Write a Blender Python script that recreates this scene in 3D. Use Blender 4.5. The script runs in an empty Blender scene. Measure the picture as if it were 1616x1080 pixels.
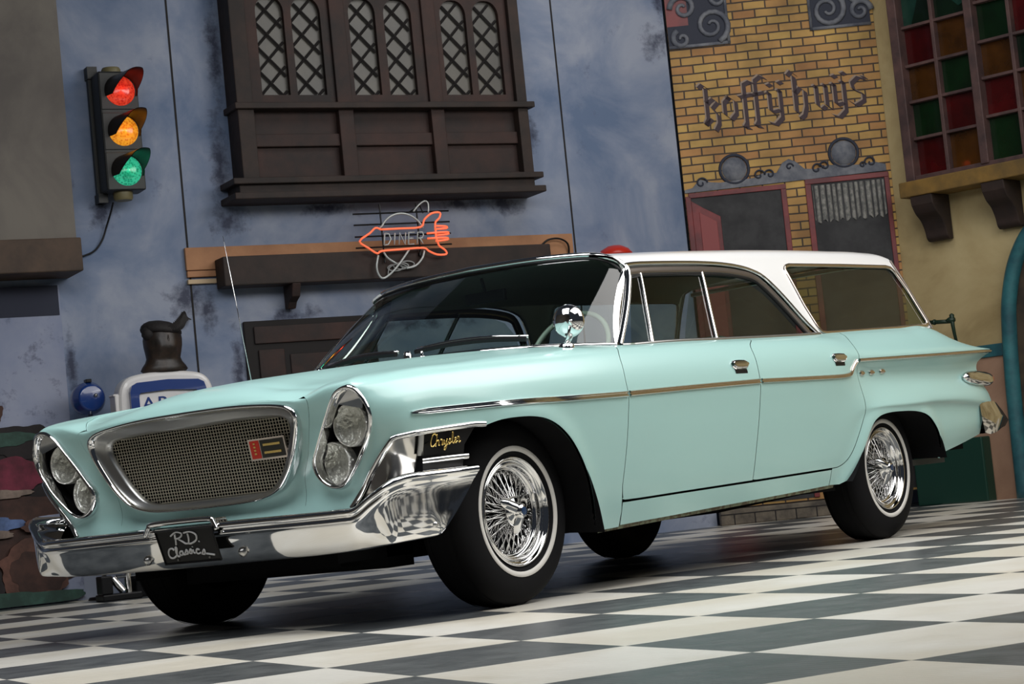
import bpy, math, random
import numpy as np
from mathutils import Vector, Matrix
from mathutils.geometry import delaunay_2d_cdt, tessellate_polygon
random.seed(7)
PI = math.pi
SC = bpy.context.scene
COL = SC.collection

# ---------------------------------------------------------------- camera
CAM = (-6.0462, -5.3383, 0.4358)
YAW, PITCH, ROLL, FPX = 0.9399, 0.071, -0.1001, 3203.2
fw = Vector((math.sin(YAW)*math.cos(PITCH), math.cos(YAW)*math.cos(PITCH), math.sin(PITCH)))
rt = Vector((math.cos(YAW), -math.sin(YAW), 0)); up = rt.cross(fw)
r2 = rt*math.cos(ROLL)+up*math.sin(ROLL); u2 = -rt*math.sin(ROLL)+up*math.cos(ROLL)
cd = bpy.data.cameras.new('camera'); cam = bpy.data.objects.new('camera', cd); COL.objects.link(cam)
cam.matrix_world = Matrix(((r2.x, u2.x, -fw.x, CAM[0]), (r2.y, u2.y, -fw.y, CAM[1]), (r2.z, u2.z, -fw.z, CAM[2]), (0, 0, 0, 1)))
cd.sensor_width = 36.0; cd.lens = FPX*36.0/1616.0; cd.clip_start = 0.05; cd.clip_end = 100
SC.camera = cam

# ---------------------------------------------------------------- light
W = bpy.data.worlds.new('world'); SC.world = W; W.use_nodes = True
W.node_tree.nodes['Background'].inputs[0].default_value = (0.62, 0.72, 0.9, 1)
W.node_tree.nodes['Background'].inputs[1].default_value = 0.035
def area(name, loc, target, sx, sy, power, color):
    l = bpy.data.lights.new(name, 'AREA'); l.shape = 'RECTANGLE'; l.size = sx; l.size_y = sy
    l.energy = power; l.color = color
    o = bpy.data.objects.new(name, l); COL.objects.link(o); o.location = loc
    d = Vector(target)-Vector(loc); o.rotation_euler = d.to_track_quat('-Z', 'Y').to_euler()
    return o
area('softbox_overhead', (1.4, -3.0, 4.1), (1.2, -1.2, 0.0), 7.4, 2.4, 238, (1.0, 0.985, 0.96))
area('softbox_camera_side', (3.4, -6.2, 3.9), (2.6, -2.8, 0.0), 5.0, 2.0, 115, (1.0, 0.98, 0.95))
area('softbox_front', (-1.7, -0.5, 3.7), (-0.5, -0.2, 0.9), 2.0, 2.6, 122, (0.98, 0.99, 1.0))
area('wall_wash_right', (4.6, 0.6, 4.9), (6.1, 3.2, 1.4), 2.6, 1.0, 38, (1.0, 0.98, 0.95))
SC.view_settings.view_transform = 'Standard'; SC.view_settings.look = 'None'
SC.view_settings.gamma = 1.0; SC.view_settings.use_curve_mapping = False
SC.view_settings.exposure = -0.03

# ---------------------------------------------------------------- frames
AZ = -2.0378198+PI/2
def fr(ang, o): return (ang, Vector(o))
def uvw(u, v, z=0): return Vector((u*math.cos(AZ)-v*math.sin(AZ), u*math.sin(AZ)+v*math.cos(AZ), z))
WORLD = fr(0, (0, 0, 0))
ROOM = fr(AZ, (0, 0, 0))                     # x = along the back wall, y = away
BACK = fr(AZ, uvw(0, 5.2))                   # y = 0 at the back wall face, negative towards the room
_aR = math.atan2(-.942, .335)
MURAL = fr(AZ+math.atan2(-.70, 1.34), uvw(5.05, 5.2))
RIGHT = fr(AZ+_aR, uvw(6.39, 4.5))           # x = along the right wall, y = into the wall
ORG = {}
# ---------------------------------------------------------------- materials
MATS = {}
def srgb(r, g, b):
    f = lambda c: (c/255/12.92) if c/255 <= .04045 else ((c/255+.055)/1.055)**2.4
    return (f(r), f(g), f(b), 1)
def mat(name, col, rough=.5, metal=0., coat=0., emit=None, es=0., spec=None, noise=None, bump=None, coatr=.03):
    if name in MATS: return MATS[name]
    m = bpy.data.materials.new(name); m.use_nodes = True; nt = m.node_tree; b = nt.nodes['Principled BSDF']
    b.inputs['Base Color'].default_value = col; b.inputs['Roughness'].default_value = rough
    b.inputs['Metallic'].default_value = metal; b.inputs['Coat Weight'].default_value = coat
    b.inputs['Coat Roughness'].default_value = coatr
    if spec is not None: b.inputs['Specular IOR Level'].default_value = spec
    if emit: b.inputs['Emission Color'].default_value = emit; b.inputs['Emission Strength'].default_value = es
    if noise:                      # (scale, second colour, contrast low, high)
        sc, c2, lo, hi = noise
        tc = nt.nodes.new('ShaderNodeTexCoord'); n = nt.nodes.new('ShaderNodeTexNoise'); n.inputs['Scale'].default_value = sc
        n.inputs['Detail'].default_value = 6; n.inputs['Roughness'].default_value = .62
        r = nt.nodes.new('ShaderNodeMapRange'); r.inputs[1].default_value = lo; r.inputs[2].default_value = hi
        mx = nt.nodes.new('ShaderNodeMix'); mx.data_type = 'RGBA'
        mx.inputs[6].default_value = col; mx.inputs[7].default_value = c2
        nt.links.new(tc.outputs['Object'], n.inputs['Vector']); nt.links.new(n.outputs['Fac'], r.inputs[0])
        nt.links.new(r.outputs[0], mx.inputs[0]); nt.links.new(mx.outputs[2], b.inputs['Base Color'])
    if bump:                       # (scale, strength, distance)
        tc = nt.nodes.new('ShaderNodeTexCoord'); n = nt.nodes.new('ShaderNodeTexNoise'); n.inputs['Scale'].default_value = bump[0]
        n.inputs['Detail'].default_value = 4
        bp = nt.nodes.new('ShaderNodeBump'); bp.inputs['Strength'].default_value = bump[1]; bp.inputs['Distance'].default_value = bump[2]
        nt.links.new(tc.outputs['Object'], n.inputs['Vector']); nt.links.new(n.outputs['Fac'], bp.inputs['Height']); nt.links.new(bp.outputs[0], b.inputs['Normal'])
    MATS[name] = m; return m
def glass(name, tint, f0=.04, rough=0.0, dens=1.0):
    if name in MATS: return MATS[name]
    m = bpy.data.materials.new(name); m.use_nodes = True; nt = m.node_tree; nt.nodes.clear()
    o = nt.nodes.new('ShaderNodeOutputMaterial'); t = nt.nodes.new('ShaderNodeBsdfTransparent'); t.inputs[0].default_value = tint
    g = nt.nodes.new('ShaderNodeBsdfGlossy'); g.inputs['Roughness'].default_value = rough or .02
    fn = nt.nodes.new('ShaderNodeFresnel'); fn.inputs[0].default_value = 1.6
    mx = nt.nodes.new('ShaderNodeMixShader')
    gm_ = nt.nodes.new('ShaderNodeNewGeometry'); io = nt.nodes.new('ShaderNodeMapRange'); io.inputs[3].default_value = 1.6; io.inputs[4].default_value = 1/1.6; nt.links.new(gm_.outputs['Backfacing'], io.inputs[0]); nt.links.new(io.outputs[0], fn.inputs[0])
    nt.links.new(fn.outputs[0], mx.inputs[0]); nt.links.new(t.outputs[0], mx.inputs[1]); nt.links.new(g.outputs[0], mx.inputs[2]); nt.links.new(mx.outputs[0], o.inputs[0])
    MATS[name] = m; return m

MINT = mat('mint_paint', (.385, .63, .60, 1), .42, 0, .75, coatr=.18)
WHITE = mat('white_paint', (.86, .86, .86, 1), .35, 0, .8)
CHROME = mat('chrome', (.80, .80, .80, 1), .05, 1.0)
SATIN = mat('brushed_metal', (.50, .50, .49, 1), .32, 1.0)
GOLDC = mat('champagne_metal', (.74, .66, .60, 1), .14, 1.0)
GOLD = mat('gold_metal', (.85, .63, .22, 1), .22, 1.0)
BLACK = mat('black_satin', (.006, .006, .007, 1), .4, spec=.25)
MATTE = mat('black_matte', (.009, .009, .010, 1), .95, spec=.1)
RUBBER = mat('tyre_rubber', (.008, .008, .009, 1), .8, spec=.12, bump=(40, .1, .002))
WWALL = mat('whitewall_rubber', (.72, .70, .66, 1), .5)
GLASS = glass('green_tinted_glass', (.60, .67, .61, 1))
GLASSD = glass('windshield_glass', (.66, .75, .70, 1))
CLEAR = glass('lamp_glass', (.93, .94, .92, 1))
REDP = mat('red_enamel', (.55, .03, .015, 1), .3)
INTER = mat('interior_dark_cloth', (.05, .055, .05, 1), .7)
INTERL = mat('interior_green_vinyl', (.14, .25, .22, 1), .45)
SEATM = mat('seat_dark_green_vinyl', (.03, .06, .05, 1), .4)
DWOOD = mat('dark_brown_wood', srgb(50, 35, 29), .7, noise=(5, srgb(28, 21, 19), .35, .65), bump=(14, .35, .01))
DWOOD2 = mat('dark_red_brown_wood', srgb(58, 35, 29), .7, noise=(3.5, srgb(29, 21, 20), .35, .65), bump=(14, .35, .01))
TAN = mat('tan_board', srgb(176, 128, 92), .75, noise=(3, srgb(150, 106, 76), .4, .7))
BLACKW = mat('black_wood', srgb(26, 22, 22), .8)

# ---------------------------------------------------------------- object helpers
def setp(o, label=None, cat=None, group=None, kind=None):
    if label: o['label'] = label
    if cat: o['category'] = cat
    if group: o['group'] = group
    if kind: o['kind'] = kind
    return o
def place(o, frame, origin):
    ang, fo = frame
    R = Matrix.Rotation(ang, 4, 'Z')
    o.matrix_world = Matrix.Translation(fo) @ R @ Matrix.Translation(Vector(origin))
def empty(name, frame=WORLD, origin=(0, 0, 0), **k):
    o = bpy.data.objects.new(name, None); o.empty_display_size = .1; COL.objects.link(o); place(o, frame, origin)
    ORG[o] = (frame, Vector(origin)); return setp(o, **k)
class MB:
    def __init__(s): s.v = []; s.f = []; s.n = None
    def add(s, vs, fs):
        b = len(s.v); s.v += [tuple(map(float, p)) for p in vs]; s.f += [tuple(b+i for i in f) for f in fs]; return s
    def box(s, x0, x1, y0, y1, z0, z1):
        return s.add([(x0, y0, z0), (x1, y0, z0), (x1, y1, z0), (x0, y1, z0), (x0, y0, z1), (x1, y0, z1), (x1, y1, z1), (x0, y1, z1)],
                     [(0, 3, 2, 1), (4, 5, 6, 7), (0, 1, 5, 4), (1, 2, 6, 5), (2, 3, 7, 6), (3, 0, 4, 7)])
    def weld(s):
        key = {}; m = []; keep = []
        for i, p in enumerate(s.v):
            k = (round(p[0], 4), round(p[2], 4)) if abs(p[1]) < 2e-4 else None
            if k is not None and k in key: m.append(key[k]); continue
            if k is not None: key[k] = len(keep)
            m.append(len(keep)); keep.append(i)
        s.v = [s.v[i] for i in keep]; s.f = [tuple(dict.fromkeys(m[i] for i in f)) for f in s.f]; s.f = [f for f in s.f if len(f) > 2]
        if s.n: s.n = [s.n[i] for i in keep]
        return s
    def grid(s, A, closed_u=False, closed_v=False):
        A = np.asarray(A, float); nu, nv = A.shape[:2]; fs = []
        for i in range(nu if closed_u else nu-1):
            for j in range(nv if closed_v else nv-1):
                a, b = i, (i+1) % nu; c, d = j, (j+1) % nv
                fs.append((a*nv+c, b*nv+c, b*nv+d, a*nv+d))
        return s.add(A.reshape(-1, 3), fs)
    def tube(s, pts, r, n=8, closed=False, caps=True, flat=None):
        P = [Vector(p) for p in pts]; m = len(P); rs = r if hasattr(r, '__len__') else [r]*m
        T = []
        for i in range(m):
            if closed: t = P[(i+1) % m]-P[i-1]
            else: t = P[min(i+1, m-1)]-P[max(i-1, 0)]
            T.append(t.normalized() if t.length > 1e-9 else Vector((1, 0, 0)))
        ref = Vector((0, 0, 1)) if abs(T[0].z) < .9 else Vector((0, 1, 0))
        N = (ref-T[0]*ref.dot(T[0])).normalized(); rings = []
        for i in range(m):
            N = (N-T[i]*N.dot(T[i])).normalized(); B = T[i].cross(N)
            rings.append([P[i]+(N*math.cos(2*PI*k/n)+B*math.sin(2*PI*k/n))*rs[i] for k in range(n)])
        b = len(s.v); s.v += [tuple(p) for rg in rings for p in rg]
        for i in range(m if closed else m-1):
            j = (i+1) % m
            for k in range(n):
                k2 = (k+1) % n; s.f.append((b+i*n+k, b+i*n+k2, b+j*n+k2, b+j*n+k))
        if caps and not closed:
            s.f.append(tuple(b+k for k in range(n))[::-1]); s.f.append(tuple(b+(m-1)*n+k for k in range(n)))
        return s
    def lathe(s, prof, c=(0, 0, 0), axis='z', n=32, a0=0, a1=2*PI):
        full = abs(a1-a0-2*PI) < 1e-6; m = n if full else n+1; A = []
        for i in range(m):
            a = a0+(a1-a0)*i/n; ca, sa = math.cos(a), math.sin(a); row = []
            for r, h in prof:
                if axis == 'z': p = (r*ca, r*sa, h)
                elif axis == 'y': p = (r*ca, h, r*sa)
                else: p = (h, r*ca, r*sa)
                row.append((p[0]+c[0], p[1]+c[1], p[2]+c[2]))
            A.append(row)
        return s.grid(A, closed_u=full)
    def prism(s, poly, d0, d1, plane='xz'):
        n = len(poly); P = lambda p, d: (p[0], d, p[1]) if plane == 'xz' else ((p[0], p[1], d) if plane == 'xy' else (d, p[0], p[1]))
        return s.add([P(p, d0) for p in poly]+[P(p, d1) for p in poly],
                     [tuple(range(n)), tuple(range(2*n-1, n-1, -1))]+[(i, i+n, (i+1) % n+n, (i+1) % n) for i in range(n)])
    def plate(s, outer, holes, d0, d1, plane='xz', step=None):
        V, F = cdt(outer, holes, step); P = lambda p, d: (p[0], d, p[1]) if plane == 'xz' else (d, p[0], p[1])
        s.add([P(p, d0) for p in V], F); s.add([P(p, d1) for p in V], [f[::-1] for f in F])
        for L in [outer]+list(holes):
            n = len(L); s.add([P(p, d0) for p in L]+[P(p, d1) for p in L], [(i, i+n, (i+1) % n+n, (i+1) % n) for i in range(n)])
        return s
    def build(s, name, m, parent=None, out=None, frame=WORLD, origin=None, smooth=False, bevel=0, bseg=2, fixn=True, auto=None, **k):
        if parent is not None and parent in ORG: frame, origin = ORG[parent]
        if origin is None:
            V = np.array(s.v); origin = (float((V[:, 0].min()+V[:, 0].max())/2), float((V[:, 1].min()+V[:, 1].max())/2), float(V[:, 2].min()))
        origin = Vector(origin)
        me = bpy.data.meshes.new(name); me.from_pydata([(x-origin.x, y-origin.y, z-origin.z) for x, y, z in s.v], [], s.f)
        me.update(); me.materials.append(m)
        if fixn and s.n is None:
            import bmesh
            bm = bmesh.new(); bm.from_mesh(me); bmesh.ops.recalc_face_normals(bm, faces=bm.faces); bm.to_mesh(me); bm.free()
        if out is not None:
            nn = np.zeros(len(me.polygons)*3); me.polygons.foreach_get('normal', nn)
            if (nn.reshape(-1, 3) @ np.array(out, float)).sum() < 0: me.flip_normals()
        if smooth or auto: me.polygons.foreach_set('use_smooth', [True]*len(me.polygons))
        if auto: 
            try: me.set_sharp_from_angle(angle=math.radians(auto))
            except Exception: pass
        if s.n is not None:
            me.polygons.foreach_set('use_smooth', [True]*len(me.polygons)); me.normals_split_custom_set_from_vertices(s.n)
        o = bpy.data.objects.new(name, me); COL.objects.link(o)
        ORG[o] = (frame, origin)
        if parent is not None: o.parent = parent
        else: place(o, frame, origin)
        if bevel:
            b = o.modifiers.new('bevel', 'BEVEL'); b.width = bevel; b.segments = bseg; b.limit_method = 'ANGLE'; b.harden_normals = False
        return setp(o, **k)
def inpoly(P, L):
    x, y = P[:, 0], P[:, 1]; c = np.zeros(len(P), bool); L = np.asarray(L); n = len(L)
    for i in range(n):
        x1, y1 = L[i]; x2, y2 = L[(i+1) % n]
        if y1 == y2: continue
        k = ((y1 > y) != (y2 > y)) & (x < (x2-x1)*(y-y1)/(y2-y1)+x1); c ^= k
    return c
def distpoly(P, L, closed=True):
    L = np.asarray(L, float); n = len(L); d = np.full(len(P), 1e9)
    for i in range(n if closed else n-1):
        a = L[i]; b = L[(i+1) % n]; e = b-a; q = max(e@e, 1e-12)
        t = np.clip(((P-a)@e)/q, 0, 1); d = np.minimum(d, np.hypot(*(P-a-t[:, None]*e).T))
    return d
def cdt(outer, holes=(), step=None, stepy=None):
    loops = [outer]+list(holes); pts = []; edges = []
    for L in loops:
        b = len(pts); pts += [Vector((float(p[0]), float(p[1]))) for p in L]; edges += [(b+i, b+(i+1) % len(L)) for i in range(len(L))]
    if step:
        O = np.array(outer); sy = stepy or step
        gx, gy = np.meshgrid(np.arange(O[:, 0].min()+step/2, O[:, 0].max(), step), np.arange(O[:, 1].min()+sy/2, O[:, 1].max(), sy))
        G = np.stack([gx.ravel(), gy.ravel()], 1); k = inpoly(G, outer)
        for h in holes: k &= ~inpoly(G, h)
        G = G[k]
        for L in loops: G = G[distpoly(G, L) > .35*min(step, sy)]
        pts += [Vector(p) for p in G]
    V, E, F, *_ = delaunay_2d_cdt(pts, edges, [], 0, 1e-6)
    V = np.array([(p[0], p[1]) for p in V]); F = np.array([f for f in F if len(f) == 3]); C = V[F].mean(1)
    k = inpoly(C, outer)
    for h in holes: k &= ~inpoly(C, h)
    return V, [tuple(int(i) for i in f) for f in F[k]]
def smooth_line(pts, n=8, closed=False):
    P = np.array(pts, float); m = len(P); out = []
    for i in range(m if closed else m-1):
        if closed: p0, p1, p2, p3 = P[i-1], P[i], P[(i+1) % m], P[(i+2) % m]
        else: p0, p1, p2, p3 = P[max(i-1, 0)], P[i], P[i+1], P[min(i+2, m-1)]
        for j in range(n):
            t = j/n; out.append(.5*((2*p1)+(-p0+p2)*t+(2*p0-5*p1+4*p2-p3)*t*t+(-p0+3*p1-3*p2+p3)*t**3))
    if not closed: out.append(P[-1])
    return np.array(out)
def resample(P, n, closed=False):
    P = np.array(P, float)
    if closed: P = np.vstack([P, P[:1]])
    d = np.r_[0, np.cumsum(np.linalg.norm(np.diff(P, axis=0), axis=1))]
    t = np.linspace(0, d[-1], n+1)[:-1] if closed else np.linspace(0, d[-1], n)
    return np.stack([np.interp(t, d, P[:, k]) for k in range(P.shape[1])], 1)
def text_mesh(body, size, name):
    c = bpy.data.curves.new(name, 'FONT'); c.body = body; c.size = size; c.align_x = 'CENTER'; c.extrude = .002; c.offset = size*.006; c.space_character = 1.18
    o = bpy.data.objects.new(name, c); COL.objects.link(o); dg = bpy.context.evaluated_depsgraph_get()
    me = bpy.data.meshes.new_from_object(o.evaluated_get(dg)); v = [tuple(p.co) for p in me.vertices]; f = [tuple(p.vertices) for p in me.polygons]
    bpy.data.objects.remove(o); bpy.data.curves.remove(c); return v, f

# ================================================================ SETTING
def floor_mat():
    m = bpy.data.materials.new('checker_floor'); m.use_nodes = True; nt = m.node_tree; b = nt.nodes['Principled BSDF']; N = nt.nodes.new; L = nt.links.new
    tc = N('ShaderNodeTexCoord'); mp = N('ShaderNodeMapping'); mp.inputs['Location'].default_value = (20, 21, .5)
    mp.inputs['Scale'].default_value = (1/.59387,)*2+(0,); ck = N('ShaderNodeTexChecker'); ck.inputs['Scale'].default_value = 1
    L(tc.outputs['Object'], mp.inputs[0]); L(mp.outputs[0], ck.inputs['Vector'])
    n = N('ShaderNodeTexNoise'); n.inputs['Scale'].default_value = 1.1; n.inputs['Detail'].default_value = 5; L(tc.outputs['Object'], n.inputs['Vector'])
    n2 = N('ShaderNodeTexNoise'); n2.inputs['Scale'].default_value = 9; n2.inputs['Detail'].default_value = 6; L(tc.outputs['Object'], n2.inputs['Vector'])
    def mixc(a, c, f, lo, hi):
        r = N('ShaderNodeMapRange'); r.inputs[1].default_value = lo; r.inputs[2].default_value = hi; L(f, r.inputs[0])
        x = N('ShaderNodeMix'); x.data_type = 'RGBA'; x.inputs[6].default_value = a; x.inputs[7].default_value = c; L(r.outputs[0], x.inputs[0]); return x.outputs[2]
    w = mixc((.62, .58, .49, 1), (.70, .68, .62, 1), n.outputs['Fac'], .42, .58); d = mixc((.060, .066, .070, 1), (.105, .113, .116, 1), n2.outputs['Fac'], .35, .7)
    mx = N('ShaderNodeMix'); mx.data_type = 'RGBA'; L(ck.outputs['Fac'], mx.inputs[0]); L(d, mx.inputs[6]); L(w, mx.inputs[7]); L(mx.outputs[2], b.inputs['Base Color'])
    wv = N('ShaderNodeTexWave'); wv.inputs['Scale'].default_value = 14; wv.inputs['Distortion'].default_value = .6; wv.bands_direction = 'X'; L(tc.outputs['Object'], wv.inputs['Vector'])
    ad = N('ShaderNodeMath'); ad.operation = 'ADD'; L(wv.outputs['Fac'], ad.inputs[0]); L(n2.outputs['Fac'], ad.inputs[1])
    bp = N('ShaderNodeBump'); bp.inputs['Strength'].default_value = .10; bp.inputs['Distance'].default_value = .004; L(ad.outputs[0], bp.inputs['Height']); L(bp.outputs[0], b.inputs['Normal'])
    r = N('ShaderNodeMapRange'); r.inputs[3].default_value = .26; r.inputs[4].default_value = .42; L(n2.outputs['Fac'], r.inputs[0]); L(r.outputs[0], b.inputs['Roughness']); b.inputs['Specular IOR Level'].default_value = .32
    return m
MB().box(-7, 16, -16, 9.4, -.1, 0).build('floor', floor_mat(), frame=fr(AZ, uvw(-.40504685, -2.88983961)), origin=(0, 0, 0), kind='structure')
def wallpaint(name, cols, scale=1.2, dark=None, lo=.35, hi=.65):
    m = bpy.data.materials.new(name); m.use_nodes = True; nt = m.node_tree; b = nt.nodes['Principled BSDF']; N = nt.nodes.new; L = nt.links.new
    b.inputs['Roughness'].default_value = .75
    tc = N('ShaderNodeTexCoord'); n = N('ShaderNodeTexNoise'); n.inputs['Scale'].default_value = scale; n.inputs['Detail'].default_value = 7; n.inputs['Roughness'].default_value = .6; n.inputs['Distortion'].default_value = .4
    L(tc.outputs['Object'], n.inputs['Vector']); r = N('ShaderNodeValToRGB'); e = r.color_ramp.elements; L(n.outputs['Fac'], r.inputs[0])
    e[0].position = lo; e[0].color = cols[0]; e[1].position = hi; e[1].color = cols[-1]
    for i, c in enumerate(cols[1:-1]): x = e.new(lo+(hi-lo)*(i+1)/(len(cols)-1)); x.color = c
    out = r.outputs[0]
    if dark:
        n2 = N('ShaderNodeTexNoise'); n2.inputs['Scale'].default_value = scale*2.2; n2.inputs['Detail'].default_value = 9; n2.inputs['Roughness'].default_value = .75; L(tc.outputs['Object'], n2.inputs['Vector'])
        q = N('ShaderNodeMapRange'); q.inputs[1].default_value = dark[1]; q.inputs[2].default_value = dark[2]; L(n2.outputs['Fac'], q.inputs[0])
        x = N('ShaderNodeMix'); x.data_type = 'RGBA'; L(q.outputs[0], x.inputs[0]); L(out, x.inputs[6]); x.inputs[7].default_value = dark[0]; out = x.outputs[2]
    L(out, b.inputs['Base Color']); return m
SHADOW_STROKES = [(1.46, 2.78, .07, .32), (1.50, 3.5, .06, .40), (1.50, 2.38, .12, .12), (1.16, 1.86, .14, .12), (1.28, 1.78, .06, .16), (3.55, 2.42, .14, .07), (3.2, 2.44, .2, .05), (2.2, 2.43, .2, .05),
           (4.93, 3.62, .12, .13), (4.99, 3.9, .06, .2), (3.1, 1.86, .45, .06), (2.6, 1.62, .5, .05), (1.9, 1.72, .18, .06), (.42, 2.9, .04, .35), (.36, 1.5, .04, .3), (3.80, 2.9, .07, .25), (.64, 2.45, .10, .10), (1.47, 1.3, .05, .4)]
def strokes(m):   # soft navy shadows of the mural, painted into the wall colour round the woodwork
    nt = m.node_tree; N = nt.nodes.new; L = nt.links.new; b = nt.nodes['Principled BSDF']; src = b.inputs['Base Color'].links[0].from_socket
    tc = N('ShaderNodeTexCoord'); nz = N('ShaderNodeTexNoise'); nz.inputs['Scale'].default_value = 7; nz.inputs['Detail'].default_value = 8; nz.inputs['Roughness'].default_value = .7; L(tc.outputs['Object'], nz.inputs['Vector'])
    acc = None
    for u, z, a, c in SHADOW_STROKES:
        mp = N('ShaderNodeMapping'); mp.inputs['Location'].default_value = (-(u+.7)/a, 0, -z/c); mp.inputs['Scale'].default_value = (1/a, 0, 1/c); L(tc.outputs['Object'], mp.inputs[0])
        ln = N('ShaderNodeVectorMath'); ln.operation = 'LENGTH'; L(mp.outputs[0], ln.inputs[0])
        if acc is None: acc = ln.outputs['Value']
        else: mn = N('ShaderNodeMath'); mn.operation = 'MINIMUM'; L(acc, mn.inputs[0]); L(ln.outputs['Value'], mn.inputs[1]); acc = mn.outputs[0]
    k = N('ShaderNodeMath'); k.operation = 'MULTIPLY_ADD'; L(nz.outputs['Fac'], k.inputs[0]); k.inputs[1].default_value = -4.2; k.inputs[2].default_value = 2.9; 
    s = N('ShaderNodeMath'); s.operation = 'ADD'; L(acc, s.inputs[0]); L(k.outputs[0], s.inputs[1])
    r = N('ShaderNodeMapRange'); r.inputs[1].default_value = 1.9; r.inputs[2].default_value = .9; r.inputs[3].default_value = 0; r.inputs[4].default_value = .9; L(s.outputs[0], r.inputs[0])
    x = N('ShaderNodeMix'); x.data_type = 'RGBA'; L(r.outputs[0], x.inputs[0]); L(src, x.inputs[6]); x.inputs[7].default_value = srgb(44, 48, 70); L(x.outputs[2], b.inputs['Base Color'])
BLUE = wallpaint('blue_grey_mural_paint', [srgb(96, 114, 144), srgb(124, 136, 160), srgb(150, 157, 174)], 1.5, (srgb(82, 90, 114), .60, .76))
GREYP = wallpaint('warm_grey_plaster', [srgb(92, 86, 82), srgb(106, 100, 94), srgb(118, 112, 104)], 1.6)
BEIGE = wallpaint('beige_plaster', [srgb(150, 130, 88), srgb(176, 156, 112), srgb(190, 172, 128)], 1.4)
PINKB = wallpaint('brown_pink_plaster', [srgb(140, 108, 88), srgb(168, 134, 110)], 2)
NAVY = mat('navy_shadow_paint', srgb(52, 56, 82), .8, noise=(4, srgb(84, 92, 124), .4, .62))
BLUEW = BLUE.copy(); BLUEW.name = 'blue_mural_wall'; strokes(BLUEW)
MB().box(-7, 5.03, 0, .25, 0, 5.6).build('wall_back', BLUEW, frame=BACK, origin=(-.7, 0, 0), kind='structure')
MB().box(5.03, 9, .30, .5, 0, 5.6).build('wall_far', BLUE, frame=BACK, origin=(5, .3, 0), kind='structure')
MB().box(0, 7, 0, .25, 0, 5.6).build('wall_right', BEIGE, frame=RIGHT, origin=(0, 0, 0), kind='structure')
MB().box(-7.2, -7, -14, .2, 0, 5.6).build('wall_left', GREYP, frame=BACK, origin=(-7.2, -14, 0), kind='structure')
# panel seams of the painted back wall
for i, (u0, u1) in enumerate(((1.19, 1.19), (4.08, 4.08))):
    MB().box(u0-.006, u0+.006, -.004, 0, 0, 5.4).build('trim_%d' % (i+1), BLACKW, frame=BACK, origin=(u0, -.004, 0), kind='structure')
# upper left plaster box with beam
MB().box(-2.6, .378, -.30, 0, 2.14, 5.2).build('trim_3', GREYP, frame=BACK, origin=(-1, -.3, 2.14), kind='structure')
def tb(mb, name, m, label, cat, frame=BACK, group=None, **k): return mb.build(name, m, frame=frame, label=label, cat=cat, group=group, **k)
tb(MB().box(-2.6, .392, -.36, -.005, 2.035, 2.245), 'timber_beam', mat('weathered_brown_timber', srgb(84, 66, 52), .7, noise=(4, srgb(56, 44, 36), .35, .65), bump=(10, .3, .01)), 'weathered brown timber beam under the grey plaster box at the upper left edge', 'beam', bevel=.008)
tb(MB().lathe([(.018, 0), (.024, -.006), (.030, 0)], (-.055, -.302, 3.50), 'y', 20), 'wall_ring', mat('orange_wood', srgb(170, 110, 70), .6), 'small orange ring on the grey plaster at upper left', 'ring', smooth=True)
# painted navy shadows on the blue wall (flat patches of paint)
def blob(cu, cz, ru, rz, seed, n=26, rough=.35):
    rr = random.Random(seed); ph = [rr.uniform(0, 6.28) for _ in range(5)]; L = []
    for k in range(n*2):
        a = PI*k/n; r = 1+rough*(.5*math.sin(2*a+ph[0])+.35*math.sin(3*a+ph[1])+.3*math.sin(5*a+ph[2])+.25*math.sin(9*a+ph[3])+.2*math.sin(13*a+ph[4])); L.append((cu+ru*r*math.cos(a), cz+rz*r*math.sin(a)))
    return L

# ---- leaded timber window (window_1)
win = empty('window_1', BACK, (2.63, 0, 2.47), kind='structure')
P_ = lambda mb, name, m, par, **k: mb.build(name, m, par, **k)
def lancet(u0, u1, z0, zt):
    c = (u0+u1)/2; w = (u1-u0)/2; L = [(u0, z0), (u1, z0), (u1, zt-w*1.05)]
    L += [(c+w*math.cos(a)**.85 if math.cos(a) > 0 else c-w*abs(math.cos(a))**.85, zt-w*1.05+w*1.05*math.sin(a)) for a in np.linspace(.08, PI-.08, 13)]
    return L+[(u0, zt-w*1.05)]
LAN = [(1.746, 1.946), (1.998, 2.209), (2.415, 2.613), (2.676, 2.883), (3.103, 3.303), (3.354, 3.560)]
HL = [lancet(a, b, 3.184, 3.855) for a, b in LAN]
P_(MB().plate([(1.61, 3.10), (3.70, 3.10), (3.70, 4.6), (1.61, 4.6)], HL, -.165, -.13), 'arched_board', DWOOD2, win)
P_(MB().box(1.545, 1.66, -.21, 0, 2.6, 4.6).box(3.62, 3.70, -.21, 0, 2.6, 4.6), 'corner_post', DWOOD, win, bevel=.006)
P_(MB().box(2.268, 2.378, -.19, -.13, 2.62, 4.6), 'mullion', DWOOD2, win, bevel=.006); P_(MB().box(2.955, 3.058, -.19, -.13, 2.62, 4.6), 'mullion', DWOOD2, win, bevel=.006)
P_(MB().box(1.56, 3.70, -.13, 0, 2.6, 3.12), 'lower_panel', DWOOD2, win)
P_(MB().box(1.66, 3.62, -.165, -.13, 2.835, 2.92).box(1.66, 3.62, -.165, -.13, 2.6, 2.635), 'panel_rail', DWOOD2, win, bevel=.006)
P_(MB().box(1.52, 3.74, -.245, 0, 3.078, 3.12), 'transom', DWOOD, win, bevel=.006)
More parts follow.
